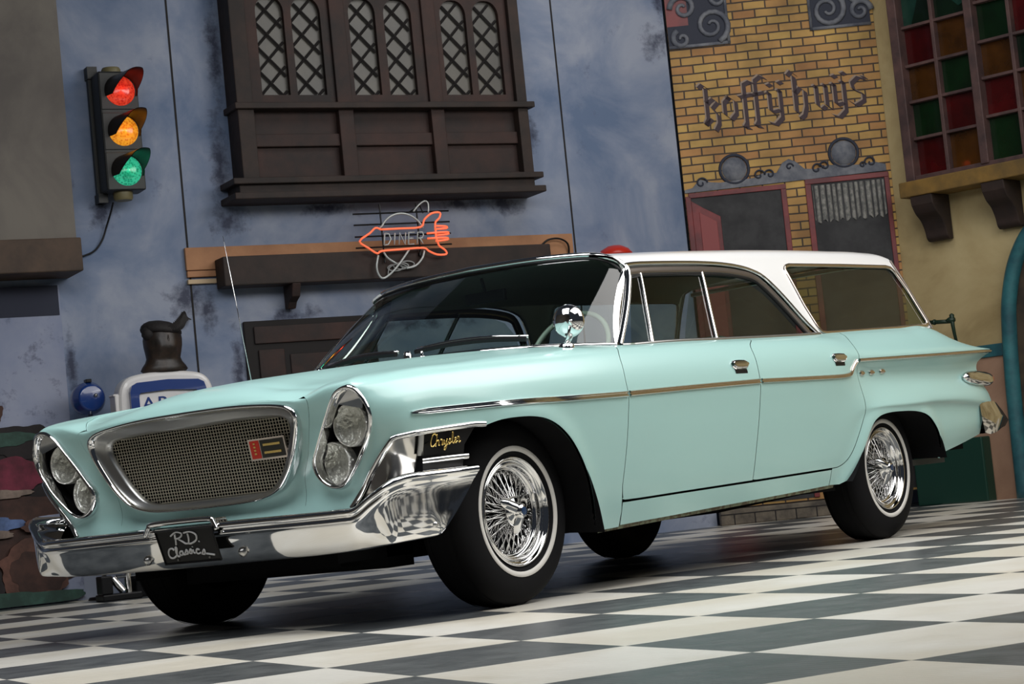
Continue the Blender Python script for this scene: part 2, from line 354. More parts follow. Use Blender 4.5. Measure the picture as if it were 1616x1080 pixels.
P_(MB().box(1.45, 3.735, -.28, 0, 2.571, 2.612).box(1.50, 3.68, -.24, 0, 2.50, 2.58), 'sill', DWOOD, win, bevel=.006); P_(MB().box(1.445, 3.735, -.30, 0, 2.468, 2.512), 'sill', DWOOD, win, bevel=.006)
PANE = mat('grey_window_pane', srgb(84, 80, 72), .4, noise=(2, srgb(70, 68, 64), .4, .6))
for (a, b), L in zip(LAN, HL):
    p = P_(MB().prism([(x, z) for x, z in L], -.128, -.122), 'pane', PANE, win)
    mb = MB(); s = .166; c = (a+b)/2; w2 = (b-a)/2
    # diagonal lead bars, clipped to the opening rectangle
    for sg in (1, -1):
        for k in range(-3, 9):
            z0 = 3.184+k*s
            pts = [(a, z0), (b, z0+sg*(b-a)*1.05)]; (x1, y1), (x2, y2) = pts; o = []
            for t in np.linspace(0, 1, 21):
                q = np.array([[x1+(x2-x1)*t, y1+(y2-y1)*t]])
                if inpoly(q, L)[0]: o.append(tuple(q[0]))
            if len(o) > 2: 
                (xa, za), (xb, zb) = o[0], o[-1]; mb.tube([(xa, -.140+.003*sg, za), (xb, -.140+.003*sg, zb)], .0095, 4)
    P_(mb, 'lead_lattice', BLACKW, win)

# ---- boards, beam, hatch under the window
tb(MB().box(1.162, 4.05, -.03, 0, 2.05, 2.20), 'tan_plank', TAN, 'long tan board behind the dark beam, ragged at its left end', 'board', bevel=.004)
for i, (z0, z1, lb) in enumerate(((2.005, 2.045, 'narrow tan batten between two others at the left end of the beam'), (1.96, 1.99, 'lowest pale batten at the left end of the beam'))):
    tb(MB().box(1.165, 1.36, -.03, 0, z0, z1), 'batten', TAN if i == 0 else mat('pale_wood', srgb(196, 172, 140), .7), lb, 'batten', bevel=.003)
bm = empty('wooden_beam', BACK, (2.55, 0, 1.76), label='long dark brown beam on the blue wall behind the neon sign, on a bracket', cat='beam')
MB().box(1.355, 3.772, -.20, -.03, 1.915, 2.110).build('beam', DWOOD, bm, bevel=.008)
MB().prism([(-.20, 1.915), (-.02, 1.915), (-.02, 1.76), (-.07, 1.76), (-.10, 1.80), (-.17, 1.83)], 1.82, 1.88, 'yz').build('bracket', DWOOD2, bm, bevel=.005)
ht = empty('wall_hatch', BACK, (1.96, 0, .35), label='dark brown panelled hatch low on the blue wall behind the hood', cat='hatch')
MB().box(1.515, 2.46, -.03, 0, .35, 1.695).build('frame', BLACKW, ht, bevel=.01)
MB().box(1.58, 2.40, -.045, -.03, 1.54, 1.655).build('rail', DWOOD2, ht, bevel=.006); MB().box(1.60, 1.78, -.045, -.03, .45, 1.50).build('stile', DWOOD2, ht, bevel=.006)
MB().box(1.82, 2.40, -.04, -.03, 1.33, 1.46).build('board', DWOOD2, ht, bevel=.006); MB().box(1.84, 2.40, -.04, -.03, 1.0, 1.29).build('board', DWOOD2, ht, bevel=.006)
rd = empty('red_wall_lamp', BACK, (2.16, -.10, 1.34), label='small red dome lamp on the brown hatch behind the windshield base', cat='lamp')
MB().lathe([(0, .035), (.04, .030), (.07, .012), (.078, 0), (.03, -.01), (0, -.01)], (2.16, -.12, 1.34), 'z', 28).build('dome', REDP, rd, smooth=True)
MB().box(2.14, 2.18, -.12, -.02, 1.30, 1.335).build('arm', BLACK, rd)
rd = empty('red_wall_lamp', BACK, (4.33, -.10, 2.02), label='red dome lamp on the wall just above the front of the white roof', cat='lamp')
MB().lathe([(0, .075), (.05, .068), (.10, .042), (.125, .01), (.125, 0), (.03, -.01), (0, -.01)], (4.33, -.13, 2.015), 'z', 32).build('dome', REDP, rd, smooth=True)
MB().box(4.30, 4.36, -.13, -.0, 1.97, 2.01).build('arm', BLACK, rd)
tb(MB().tube(smooth_line([(3.78, -.06, 2.12), (3.83, -.07, 2.155), (3.92, -.07, 2.16), (3.99, -.06, 2.12), (4.0, -.04, 2.03)], 5), .007, 6), 'cable', BLACK, 'short black cable loop at the right end of the dark beam', 'cable', smooth=True)

# ---- traffic light
TH = mat('traffic_housing', (.012, .013, .012, 1), .5); OLIVE = mat('olive_plastic', srgb(112, 104, 72), .5)
tl = empty('traffic_light', BACK, (.745, -.24, 2.50), label='traffic light on the blue wall with red, amber and green lamps lit', cat='traffic light')
MB().box(.622, .876, -.24, -.06, 2.555, 3.325).build('housing', TH, tl, bevel=.012)
MB().box(.605, .64, -.06, -.02, 2.5, 3.36).box(.60, .66, -.10, -.004, 2.5, 2.56).box(.60, .665, -.08, -.004, 3.31, 3.39).build('backplate', TH, tl)
MB().lathe([(0, 3.365), (.055, 3.363), (.062, 3.35), (.062, 3.325)], (.735, -.15, 0), 'z', 24).build('end_cap', OLIVE, tl, smooth=True, auto=40)
MB().lathe([(0, 2.50), (.055, 2.502), (.062, 2.515), (.062, 2.556)], (.745, -.15, 0), 'z', 24).build('end_cap', OLIVE, tl, smooth=True, auto=40)
def lensmat(name, c, c2, s):
    m = bpy.data.materials.new(name); m.use_nodes = True; nt = m.node_tree; b = nt.nodes['Principled BSDF']; N = nt.nodes.new; L = nt.links.new
    b.inputs['Base Color'].default_value = (c[0]*.5, c[1]*.5, c[2]*.5, 1); b.inputs['Roughness'].default_value = .15
    tc = N('ShaderNodeTexCoord'); v = N('ShaderNodeTexVoronoi'); v.inputs['Scale'].default_value = 70; L(tc.outputs['Object'], v.inputs['Vector'])
    n = N('ShaderNodeTexNoise'); n.inputs['Scale'].default_value = 9; n.inputs['Detail'].default_value = 2; L(tc.outputs['Object'], n.inputs['Vector'])
    a = N('ShaderNodeMath'); a.operation = 'MULTIPLY'; L(v.outputs['Distance'], a.inputs[0]); L(n.outputs['Fac'], a.inputs[1])
    r = N('ShaderNodeMapRange'); r.inputs[1].default_value = .05; r.inputs[2].default_value = .32; L(a.outputs[0], r.inputs[0])
    x = N('ShaderNodeMix'); x.data_type = 'RGBA'; x.inputs[6].default_value = c; x.inputs[7].default_value = c2; L(r.outputs[0], x.inputs[0])
    L(x.outputs[2], b.inputs['Emission Color']); b.inputs['Emission Strength'].default_value = s; return m
for zc, nm, c, c2, s, lab in ((3.195, 'red', (.42, .01, .006, 1), (.95, .07, .03, 1), .62, 'red lamp'), (2.935, 'amber', (.55, .11, .003, 1), (1, .42, .03, 1), .72, 'amber lamp'), (2.678, 'green', (.004, .18, .10, 1), (.06, .75, .42, 1), .55, 'green lamp')):
    MB().box(.628, .870, -.246, -.238, zc-.120, zc+.120).build('lamp_door', TH, tl, bevel=.004)
    MB().lathe([(.098, -.24), (.096, -.25), (.08, -.262), (.05, -.272), (0, -.277)], (.755, 0, zc), 'y', 40).build('lens', lensmat(nm+'_lens', c, c2, s), tl, smooth=True, fixn=False, label=lab)
    lp = bpy.data.lights.new(nm+'_bulb', 'POINT'); lp.energy = .22; lp.color = c2[:3]; lp.shadow_soft_size = .03; lo = bpy.data.objects.new(nm+'_bulb', lp); COL.objects.link(lo); lo.parent = tl; lo.location = (.765-.745, -.31+.24, zc-2.50)
    vm = MB(); A = []
    for a in np.linspace(-.35, PI+.35, 30):
        d = .21*min(1, max(.12, (math.sin(a-.35)+.45)/1.25)); A.append([(.755+.32*dd+.104*math.cos(a), -.24-dd, zc+.03*dd+.104*math.sin(a)) for dd in (0, d*.5, d)])
    vm.grid(A); B = [[(p[0]-.004*math.cos(t), p[1], p[2]-.004*math.sin(t)) for p in r] for r, t in zip(A, np.linspace(-.35, PI+.35, 30))]; vm.grid([r[::-1] for r in B])
    vm.build('visor', mat('traffic_visor', (.012, .010, .010, 1), .35), tl, smooth=True, fixn=False)
tb(MB().tube(smooth_line([(.69, -.10, 2.50), (.68, -.06, 2.44), (.655, -.03, 2.36), (.62, -.02, 2.27), (.56, -.02, 2.20), (.46, -.03, 2.165), (.37, -.10, 2.14)], 5), .006, 6), 'cable', BLACK, 'thin black cable hanging from the traffic light to the beam', 'cable', smooth=True)

# ---- neon diner sign
NEON = mat('orange_neon_glow', (.9, .15, .06, 1), .3, emit=(1, .17, .07, 1), es=.62); TUBE = mat('unlit_neon_tube', (.45, .48, .47, 1), .2, 0, 1)
ns = empty('neon_sign', BACK, (2.63, -.25, 1.97), label='DINER neon sign with an orange arrow over a pale ring, in front of the beam', cat='neon sign')
fm = MB()
for z in (2.355, 2.28, 2.20, 2.125): fm.tube([(2.28, -.235, z), (2.99, -.235, z+.004)], .006, 5)
for u in (2.485, 2.755): fm.tube([(u, -.225, 2.42), (u, -.225, 2.02)], .006, 5)
fm.tube([(2.70, -.23, 2.36), (2.78, -.23, 2.40), (2.80, -.23, 2.35)], .006, 5).box(2.48, 2.50, -.23, -.202, 2.06, 2.08).box(2.745, 2.765, -.23, -.202, 2.06, 2.08)
fm.build('support_bars', BLACK, ns)
for st, cl in (([(2.46, 2.243), (2.425, 2.255), (2.38, 2.22), (2.30, 2.168), (2.36, 2.12), (2.42, 2.082), (2.455, 2.097), (2.60, 2.103), (2.762, 2.107), (2.80, 2.085), (2.86, 2.058), (2.93, 2.058), (2.925, 2.085), (2.885, 2.115), (2.875, 2.14)], 0),
               ([(2.46, 2.243), (2.60, 2.245), (2.758, 2.250), (2.79, 2.30), (2.85, 2.342), (2.912, 2.345), (2.905, 2.31), (2.872, 2.28), (2.865, 2.235)], 0),
               ([(2.865, 2.255), (2.945, 2.25), (2.95, 2.236), (2.86, 2.232)], 0), ([(2.80, 2.205), (2.95, 2.21), (2.955, 2.195), (2.86, 2.19)], 0), ([(2.80, 2.17), (2.94, 2.172), (2.95, 2.158), (2.86, 2.15)], 0), ([(2.875, 2.14), (2.865, 2.18), (2.868, 2.235)], 0)):
    q = smooth_line([(u, z) for u, z in st], 3); MB().tube([(p[0], -.26, p[1]) for p in q], .0072, 6).build('neon_tube', NEON, ns, smooth=True, label='orange glowing tube')
rg0 = [(2.455+.0, 2.25)]+[(2.625+.175*math.cos(a), 2.165+.185*math.sin(a)) for a in np.linspace(2.55, .45, 16)]
MB().tube([(u, -.245, z) for u, z in rg0], .0075, 6).build('neon_tube', TUBE, ns, smooth=True, label='pale unlit tube')
q = smooth_line([(2.47, 2.10), (2.50, 2.05), (2.56, 2.01)], 4); MB().tube([(p[0], -.245, p[1]) for p in q], .0075, 6).build('neon_tube', TUBE, ns, smooth=True, label='pale unlit tube')
q = smooth_line([(2.775, 2.09), (2.755, 2.04), (2.70, 1.99), (2.63, 1.975)], 4); MB().tube([(p[0], -.245, p[1]) for p in q], .0075, 6).build('neon_tube', TUBE, ns, smooth=True, label='pale unlit tube')
q = smooth_line([(2.43, 2.07), (2.41, 1.99), (2.425, 1.93), (2.46, 1.915), (2.53, 1.96), (2.60, 2.03), (2.66, 2.10)], 4); MB().tube([(p[0], -.25, p[1]) for p in q], .0075, 6).build('neon_tube', TUBE, ns, smooth=True, label='pale unlit tube')
q = smooth_line([(2.72, 2.36), (2.76, 2.40), (2.81, 2.43), (2.835, 2.41), (2.83, 2.35)], 4); MB().tube([(p[0], -.25, p[1]) for p in q], .006, 6).build('neon_tube', TUBE, ns, smooth=True, label='pale unlit tube')
DN = {'D': [[(0, 0), (0, 1)], [(0, 1), (.35, .95), (.55, .5), (.35, .05), (0, 0)]], 'I': [[(0, 0), (0, 1)]], 'N': [[(0, 0), (0, 1), (.5, 0), (.5, 1)]], 'E': [[(.5, 1), (0, 1), (0, 0), (.5, 0)], [(0, .5), (.4, .5)]], 'R': [[(0, 0), (0, 1), (.4, 1), (.5, .75), (.4, .5), (0, .5)], [(.2, .5), (.5, 0)]]}
mb = MB(); uu = 2.478
for ch, adv in zip('DINER', (.075, .035, .068, .066, .06)):
    for st in DN[ch]: mb.tube([(uu+.088*x+.012*z, -.255, 2.136+.080*z) for x, z in st], .0058, 5)
    uu += adv
mb.build('neon_lettering', TUBE, ns, smooth=True, label='pale DINER tube letters')
mb = MB()
for k in range(3): mb.tube([(2.56+.045*k+.055*math.cos(a), -.215, 1.985+.010*k+.022*math.sin(a)) for a in np.linspace(0, 2*PI, 16, endpoint=False)], .006, 5, closed=True)
mb.tube(smooth_line([(2.50, -.22, 1.93), (2.52, -.22, 1.99), (2.60, -.22, 2.01), (2.68, -.215, 1.98), (2.74, -.215, 2.01)], 4), .005, 5)
mb.build('coiled_cable', mat('grey_cable', (.25, .26, .26, 1), .4), ns, smooth=True)

# ---- petrol pump with bust, and blue round housing
PW = mat('pump_white', (.74, .72, .71, 1), .35, 0, .5); PBL = mat('pump_blue', (.008, .038, .19, 1), .25, 0, .6)
pp = empty('petrol_pump', BACK, (.78, -.42, 0), label='white petrol pump with a blue framed sign, behind the hood', cat='petrol pump')
L = smooth_line([(.475, 1.16), (.485, 1.26), (.53, 1.325), (.62, 1.352), (.78, 1.362), (.94, 1.352), (1.03, 1.325), (1.075, 1.26), (1.085, 1.16)], 5)
body = [(.475, .12)]+[tuple(p) for p in L]+[(1.085, .12)]
MB().prism(body, -.60, -.44).build('cabinet', PW, pp, bevel=.03, bseg=3)
MB().box(.455, .50, -.58, -.46, .9, 1.235).box(.447, .50, -.575, -.465, 1.225, 1.24).build('side_panel', PW, pp, bevel=.01)
o1 = [(.538, .70), (.538, 1.24), (.55, 1.278), (.585, 1.296), (.78, 1.306), (.975, 1.296), (1.01, 1.278), (1.022, 1.24), (1.022, .70)]; i1 = [(.592, .74), (.592, 1.215), (.602, 1.232), (.78, 1.243), (.958, 1.232), (.968, 1.215), (.968, .74)]
MB().plate([tuple(p) for p in o1], [[tuple(p) for p in i1]], -.635, -.595).build('sign_frame', PBL, pp, bevel=.008)
MB().prism(i1, -.612, -.598).build('sign_face', mat('pump_sign_white', (.70, .69, .69, 1), .4), pp)
v, f = text_mesh('ARAL', .108, 'lettering'); lm = MB().add([(.784+x*1.18, -.614-z, 1.130+y) for x, y, z in v], f); lm.build('lettering', PBL, pp, fixn=False)
MB().box(.47, 1.12, -.64, -.38, 0, .12).build('plinth', MATTE, pp, bevel=.01)
hs = MB().tube(smooth_line([(.49, -.5, .9), (.47, -.64, .6), (.48, -.66, .25), (.55, -.66, .14), (.6, -.64, .125)], 5), .015, 8)
hs.build('hose', BLACK, pp, smooth=True)
nz = empty('pump_fitting', BACK, (.36, -.72, 0), label='chrome pipe fitting on a dark block on the floor left of the petrol pump', cat='pipe fitting')
MB().box(.22, .46, -.80, -.62, 0, .04).box(.22, .29, -.78, -.66, .04, .15).build('block', BLACK, nz, bevel=.008)
MB().tube([(.30, -.74, .13), (.355, -.76, .05)], .022, 12).tube([(.40, -.72, .02), (.40, -.72, .16)], .02, 12).tube([(.33, -.72, .14), (.46, -.72, .14)], .012, 8).build('pipe', CHROME, nz, smooth=True, auto=40)
bt = empty('bust', BACK, (.80, -.52, 1.355), label='dark brown bust in a feathered hat standing on the petrol pump', cat='bust')
BR = mat('dark_bronze', srgb(50, 38, 30), .42, noise=(10, srgb(30, 25, 22), .4, .6), bump=(25, .3, .006)); BRH = mat('dark_hat_felt', srgb(26, 22, 22), .75, bump=(60, .4, .006))
A = []
for z, a, b, cx in ((1.358, .135, .085, .80), (1.372, .150, .09, .80), (1.395, .138, .085, .80), (1.42, .118, .08, .80), (1.445, .108, .078, .80), (1.48, .114, .09, .802), (1.52, .121, .10, .803), (1.56, .123, .105, .803), (1.60, .116, .105, .805), (1.64, .095, .09, .806), (1.665, .05, .05, .81), (1.67, .01, .01, .81)):
    A.append([(cx+a*math.cos(t), -.52+b*math.sin(t)-(.018 if 1.46 < z < 1.56 and abs(t-1.5*PI) < .5 else 0), z) for t in np.linspace(0, 2*PI, 40, endpoint=False)])
MB().grid(A, closed_v=True).build('head', BR, bt, smooth=True)
MB().tube([(.81, -.620, 1.585), (.81, -.626, 1.55), (.81, -.622, 1.50), (.81, -.604, 1.455)], [.004, .007, .007, .003], 8).build('visor_ridge', BR, bt, smooth=True)
A = []
for z, a in ((1.598, .116), (1.603, .126), (1.618, .128), (1.640, .118), (1.658, .098), (1.672, .068), (1.679, .03), (1.68, .003)):
    A.append([(.80+a*math.cos(t)-.10*(z-1.6), -.52+a*.95*math.sin(t), z-.03*(a*math.cos(t)/.13)*.5) for t in np.linspace(0, 2*PI, 48, endpoint=False)])
hm = MB().grid(A, closed_v=True); hm.lathe([(0, .045), (.025, .038), (.042, .015), (.042, -.015), (.025, -.038), (0, -.045)], (.705, -.56, 1.60), 'z', 20)
hm.build('hat', BRH, bt, smooth=True)
fe_ = MB(); sp_ = smooth_line([(.80, -.63, 1.625), (.86, -.63, 1.645), (.90, -.62, 1.675), (.925, -.60, 1.70), (.945, -.58, 1.685)], 6); fe_.tube(sp_, .006, 5)
for i in range(2, len(sp_)):
    p = sp_[i]; w = .055*math.sin(PI*min(1, (i+2)/(len(sp_)+2)))
    for sg in (-1, 1): fe_.add([(p[0], p[1], p[2]), (p[0]+.012, p[1], p[2]+.004), (p[0]+.02-.02*sg, p[1]+.01*sg, p[2]+sg*w*.8-.01)], [(0, 1, 2)]).tube([(p[0], p[1], p[2]), (p[0]+.015, p[1]+.004*sg, p[2]+sg*w*.8-.01)], .004, 4)
fe_.build('feather', BRH, bt)
bd = empty('round_housing', BACK, (.372, -.30, 0), label='blue round drum-shaped housing on a thin grey post left of the petrol pump', cat='housing')
MB().lathe([(0, -.372), (.070, -.370), (.080, -.366), (.084, -.358), (.100, -.31), (.104, -.30), (.104, -.24), (.098, -.225), (0, -.22)], (.372, 0, 1.242), 'y', 48).build('drum', PBL, bd, smooth=True, auto=50)
MB().lathe([(.012, -.376), (.010, -.384), (0, -.386)], (.395, 0, 1.255), 'y', 12).build('button', SATIN, bd, smooth=True); MB().tube([(.372, -.30, 0), (.372, -.30, 1.15)], .014, 10).build('post', SATIN, bd, smooth=True)
MB().box(.355, .39, -.33, -.27, 1.34, 1.362).build('lug', BLACK, bd, bevel=.004); MB().lathe([(0, .02), (.10, .018), (.11, 0)], (.372, -.30, 0), 'z', 24).build('foot', BLACK, bd, smooth=True)

# ---- painted rock pile on the left
rk = empty('rock_mural', BACK, (-.4, -.05, 0), label='painted heap of brown, red and blue boulders on the wall panel at far left', cat='mural')
MB().box(-2.4, .31, -.04, -.002, 0, 1.99).build('panel', wallpaint('rock_mural_ground', [srgb(126, 136, 164), srgb(150, 156, 176)], 2.0, (srgb(60, 62, 84), .55, .7)), rk)
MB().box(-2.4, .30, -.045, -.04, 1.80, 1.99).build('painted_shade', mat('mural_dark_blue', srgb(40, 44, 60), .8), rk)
rcols = {'b': srgb(72, 46, 38), 'd': srgb(34, 26, 28), 'm': srgb(120, 40, 62), 'g': srgb(58, 92, 80), 'w': srgb(150, 132, 120), 'u': srgb(96, 120, 168), 'r': srgb(108, 72, 60)}
rocks = [(-.42, .62, .62, .62, 'd'), (-.10, .35, .42, .34, 'b'), (-.35, 1.18, .24, .10, 'b'), (-.02, 1.02, .26, .10, 'd'), (-.52, 1.12, .16, .05, 'w'), (-.12, 1.04, .20, .045, 'g'), (-.18, .80, .30, .12, 'm'), (-.30, .70, .34, .03, 'w'), (-.45, .78, .2, .12, 'r'),
         (.0, .60, .28, .08, 'b'), (-.30, .52, .26, .05, 'u'), (-.25, .46, .14, .03, 'w'), (.02, .22, .24, .20, 'r'), (.02, .20, .17, .13, 'b'), (-.36, .20, .16, .2, 'd'), (-.2, .05, .5, .05, 'g'), (.10, .50, .15, .05, 'r'), (-.7, .5, .4, .3, 'b'), (-.9, .9, .4, .16, 'd')]
for i, (u, z, a, b, c) in enumerate(rocks):
    L = [(min(p[0], .305), max(p[1], .01)) for p in blob(u, z, a, b, 50+i, rough=.16)]
    MB().prism(L, -.046-.0025*i, -.04).build('painted_rock', mat('rock_paint_'+c, rcols[c], .75, noise=(6, tuple(x*.45 for x in rcols[c][:3])+(1,), .38, .6)), rk)

# ---- brick shopfront mural
mu = empty('brick_shopfront_panel', MURAL, (.75, 0, 0), label='painted yellow brick shopfront with koffij huijs lettering and red framed door and window', cat='mural')
def brickm():
    m = bpy.data.materials.new('yellow_brick_paint'); m.use_nodes = True; nt = m.node_tree; b = nt.nodes['Principled BSDF']; N = nt.nodes.new; L = nt.links.new
    tc = N('ShaderNodeTexCoord'); s = N('ShaderNodeSeparateXYZ'); c = N('ShaderNodeCombineXYZ'); L(tc.outputs['Object'], s.inputs[0]); L(s.outputs[0], c.inputs[0]); L(s.outputs[2], c.inputs[1])
    w = N('ShaderNodeTexNoise'); w.inputs['Scale'].default_value = 5; L(tc.outputs['Object'], w.inputs['Vector'])
    mxv = N('ShaderNodeMix'); mxv.data_type = 'VECTOR'; mxv.inputs[0].default_value = .012; L(c.outputs[0], mxv.inputs[4]); L(w.outputs['Color'], mxv.inputs[5])
    br = N('ShaderNodeTexBrick'); br.inputs['Scale'].default_value = 1; br.inputs['Brick Width'].default_value = .165; br.inputs['Row Height'].default_value = .0615; br.inputs['Mortar Size'].default_value = .0065; br.inputs['Mortar Smooth'].default_value = .3
    br.inputs['Color1'].default_value = srgb(194, 158, 88); br.inputs['Color2'].default_value = srgb(176, 126, 76); br.inputs['Mortar'].default_value = srgb(70, 56, 46); L(mxv.outputs[1], br.inputs['Vector'])
    n = N('ShaderNodeTexNoise'); n.inputs['Scale'].default_value = 3.5; n.inputs['Detail'].default_value = 7; L(tc.outputs['Object'], n.inputs['Vector'])
    r = N('ShaderNodeMapRange'); r.inputs[1].default_value = .3; r.inputs[2].default_value = .7; r.inputs[3].default_value = .55; r.inputs[4].default_value = 1.1; L(n.outputs['Fac'], r.inputs[0])
    x = N('ShaderNodeMix'); x.data_type = 'RGBA'; x.blend_type = 'MULTIPLY'; x.inputs[0].default_value = 1; L(br.outputs['Color'], x.inputs[6]); L(r.outputs[0], x.inputs[7]); L(x.outputs[2], b.inputs['Base Color'])
    bp = N('ShaderNodeBump'); bp.inputs['Strength'].default_value = .4; bp.inputs['Distance'].default_value = .01; bp.invert = True; L(br.outputs['Fac'], bp.inputs['Height']); L(bp.outputs[0], b.inputs['Normal']); b.inputs['Roughness'].default_value = .7; return m
MB().box(0, 1.535, -.03, .02, .12, 4.6).build('brick_panel', brickm(), mu)
STONE = mat('painted_grey_stone', srgb(122, 124, 130), .7, noise=(9, srgb(78, 82, 94), .35, .65)); STD = mat('painted_dark_stone', srgb(44, 48, 62), .75)
MAROON = mat('maroon_paint', srgb(122, 44, 46), .5, noise=(5, srgb(92, 34, 38), .4, .6)); DGREY = mat('painted_dark_interior', srgb(52, 52, 54), .7, noise=(6, srgb(34, 34, 37), .4, .62))
F_ = lambda pts, w, d0, name, m: [MB().box(a, b, d0, -.03, c, d).build(name, m, mu, bevel=.004) for a, b, c, d in pts]

def rects(L, d0, name, m): 
    mb = MB()
    for a, b, c, d in L: mb.box(a, b, d0, -.03, c, d)
    return mb.build(name, m, mu, bevel=.003)
# door and window openings
MB().box(.03, .74, -.034, -.03, .14, 2.44).build('doorway', DGREY, mu); MB().box(.92, 1.50, -.034, -.03, .14, 2.45).build('window_opening', DGREY, mu)
rects([(.025, .748, 2.425, 2.462), (.708, .748, .14, 2.425), (.0, .04, .14, 2.44)], -.045, 'door_frame', MAROON)
rects([(.890, 1.512, 2.440, 2.478), (.890, .932, .14, 2.44), (1.478, 1.512, .14, 2.44)], -.045, 'window_frame', MAROON)
MB().prism([(.04, .3), (.245, .14), (.245, 2.270), (.125, 2.345), (.04, 2.405)], -.042, -.03).build('door_leaf', MAROON, mu, bevel=.003)
MB().prism([(.09, .3), (.215, .25), (.215, 2.235), (.13, 2.29), (.09, 2.315)], -.047, -.03).build('door_panel', mat('maroon_light', srgb(134, 56, 56), .5), mu, bevel=.003)
cm = MB(); cm.grid([[(x, -.038-.008*math.sin(x*150+.6*math.sin(x*40)), z+(.012*math.sin(x*95) if z < 2.2 else 0)) for z in (2.155, 2.25, 2.36, 2.425)] for x in np.linspace(.94, 1.47, 140)])
cm.build('curtain', mat('painted_lace', srgb(150, 148, 142), .8, noise=(30, srgb(104, 104, 102), .4, .6)), mu, smooth=True)
for i, (x, z) in enumerate(((.384, 2.610), (1.201, 2.650))):
    MB().lathe([(0, -.06), (.04, -.056), (.075, -.045), (.092, -.03)], (x, 0, z), 'y', 32).build('ornament_ball', STONE, mu, smooth=True, fixn=False)
    MB().lathe([(.094, -.03), (.098, -.045), (.112, -.045), (.118, -.03)], (x, 0, z), 'y', 32).build('ornament_ring', STD, mu, smooth=True, fixn=False)
mb = MB(); mb.prism([(.0, 2.465), (1.50, 2.485), (1.50, 2.535), (1.42, 2.56), (1.30, 2.55), (1.08, 2.57), (.98, 2.55), (.9, 2.56), (.84, 2.62), (.79, 2.645), (.74, 2.62), (.69, 2.55), (.6, 2.56), (.52, 2.53), (.27, 2.52), (.2, 2.53), (.12, 2.56), (.06, 2.50), (.0, 2.49)], -.042, -.03)
mb.build('cornice', STONE, mu, bevel=.003)
def spiral(cx, cz, r0, turns, a0, sg=1, n=26): return [(cx+r0*(1-.85*t)*math.cos(a0+sg*turns*2*PI*t), cz+r0*(1-.85*t)*math.sin(a0+sg*turns*2*PI*t)) for t in np.linspace(0, 1, n)]
for cx, cz, r, tn, a0, sg in ((.56, 2.545, .045, 1.1, 0, 1), (.64, 2.545, .04, 1.1, PI, -1), (.99, 2.55, .045, 1.1, 0, 1), (1.05, 2.565, .04, 1.1, PI, -1), (1.39, 2.56, .045, 1.1, PI, -1), (1.33, 2.545, .025, 1.2, 0, 1), (.13, 2.53, .045, 1.1, 0, 1), (.79, 2.585, .03, 1, 0, 1)):
    MB().tube([(x, -.044, z) for x, z in spiral(cx, cz, r, tn, a0, sg)], .007, 5).build('cornice_scroll', STD, mu, smooth=True)
for (x0, x1, z0), sc in (((.0, .458, 3.55), [(.330, 3.70, .135, 1.6, -1.2, 1), (.13, 3.85, .10, 1.4, PI, -1), (.10, 3.62, .07, 1.2, 2, 1), (.40, 3.90, .09, 1.2, 0, 1)]), ((1.055, 1.51, 3.585), [(1.20, 3.73, .135, 1.6, 1.2, -1), (1.44, 3.70, .085, 1.4, 0, 1), (1.40, 3.82, .09, 1.2, PI, -1)])):
    MB().box(x0, x1, -.036, -.03, z0, 4.6).build('scroll_ground', STD, mu)
    mb = MB().box(x0, x1, -.046, -.03, z0, z0+.022).box(x1-.02 if x0 < .5 else x0, x1 if x0 < .5 else x0+.02, -.046, -.03, z0, 4.6)
    for q in sc: mb.tube([(x, -.040, z) for x, z in spiral(*q)], [.024-.012*t for t in np.linspace(0, 1, 26)], 6)
    mb.build('scroll_ornament', STONE, mu, smooth=True)
MB().box(.0, .16, -.037, -.03, 3.72, 4.6).build('red_shield', MAROON, mu)
# blackletter strokes written with a broad nib
BL = [(.185, [[(.02, .27), (.05, .25), (.05, .02), (.03, -.02), (.08, .02)], [(.0, .26), (.03, .285), (.07, .25)], [(.05, .14), (.10, .17), (.13, .14), (.09, .10), (.13, .04), (.13, -.02), (.10, -.07)]]),
      (.350, [[(.055, .17), (.015, .13), (.015, .04), (.06, .0), (.10, .04), (.10, .13), (.055, .17), (.04, .15)]]),
      (.490, [[(.075, .27), (.03, .25), (.03, -.04), (.01, -.07), (.05, -.08)], [(.07, .27), (.11, .25)], [(-.01, .16), (.09, .17)]]),
      (.575, [[(.075, .30), (.03, .27), (.03, -.04), (.01, -.07), (.05, -.08)], [(.07, .30), (.11, .28)], [(-.01, .165), (.09, .175)]]),
      (.675, [[(.01, .16), (.03, .17), (.03, .03), (.06, .0)], [(.02, .22), (.05, .23)], [(.09, .17), (.11, .18), (.11, -.03), (.06, -.075), (.02, -.06)], [(.10, .23), (.13, .24)], [(.045, .02), (.10, .03)]]),
      (.850, [[(.02, .29), (.045, .27), (.045, .0)], [(.0, .28), (.03, .31), (.06, .28)], [(.045, .14), (.085, .18), (.12, .15), (.12, .03), (.10, -.03), (.07, -.05)]]),
      (1.025, [[(.01, .17), (.03, .18), (.03, .03), (.06, .0), (.09, .02)], [(.08, .17), (.10, .18), (.10, .02), (.13, .0)]]),
      (1.160, [[(.01, .17), (.03, .18), (.03, .03), (.06, .0)], [(.02, .23), (.05, .24)], [(.08, .18), (.10, .19), (.10, -.03), (.05, -.075), (.01, -.06)], [(.09, .245), (.12, .255)], [(.04, .02), (.09, .03)]]),
      (1.300, [[(.12, .19), (.07, .21), (.02, .17), (.03, .12), (.10, .08), (.10, .03), (.04, .0), (.0, .03)], [(.10, .21), (.13, .20)]])]
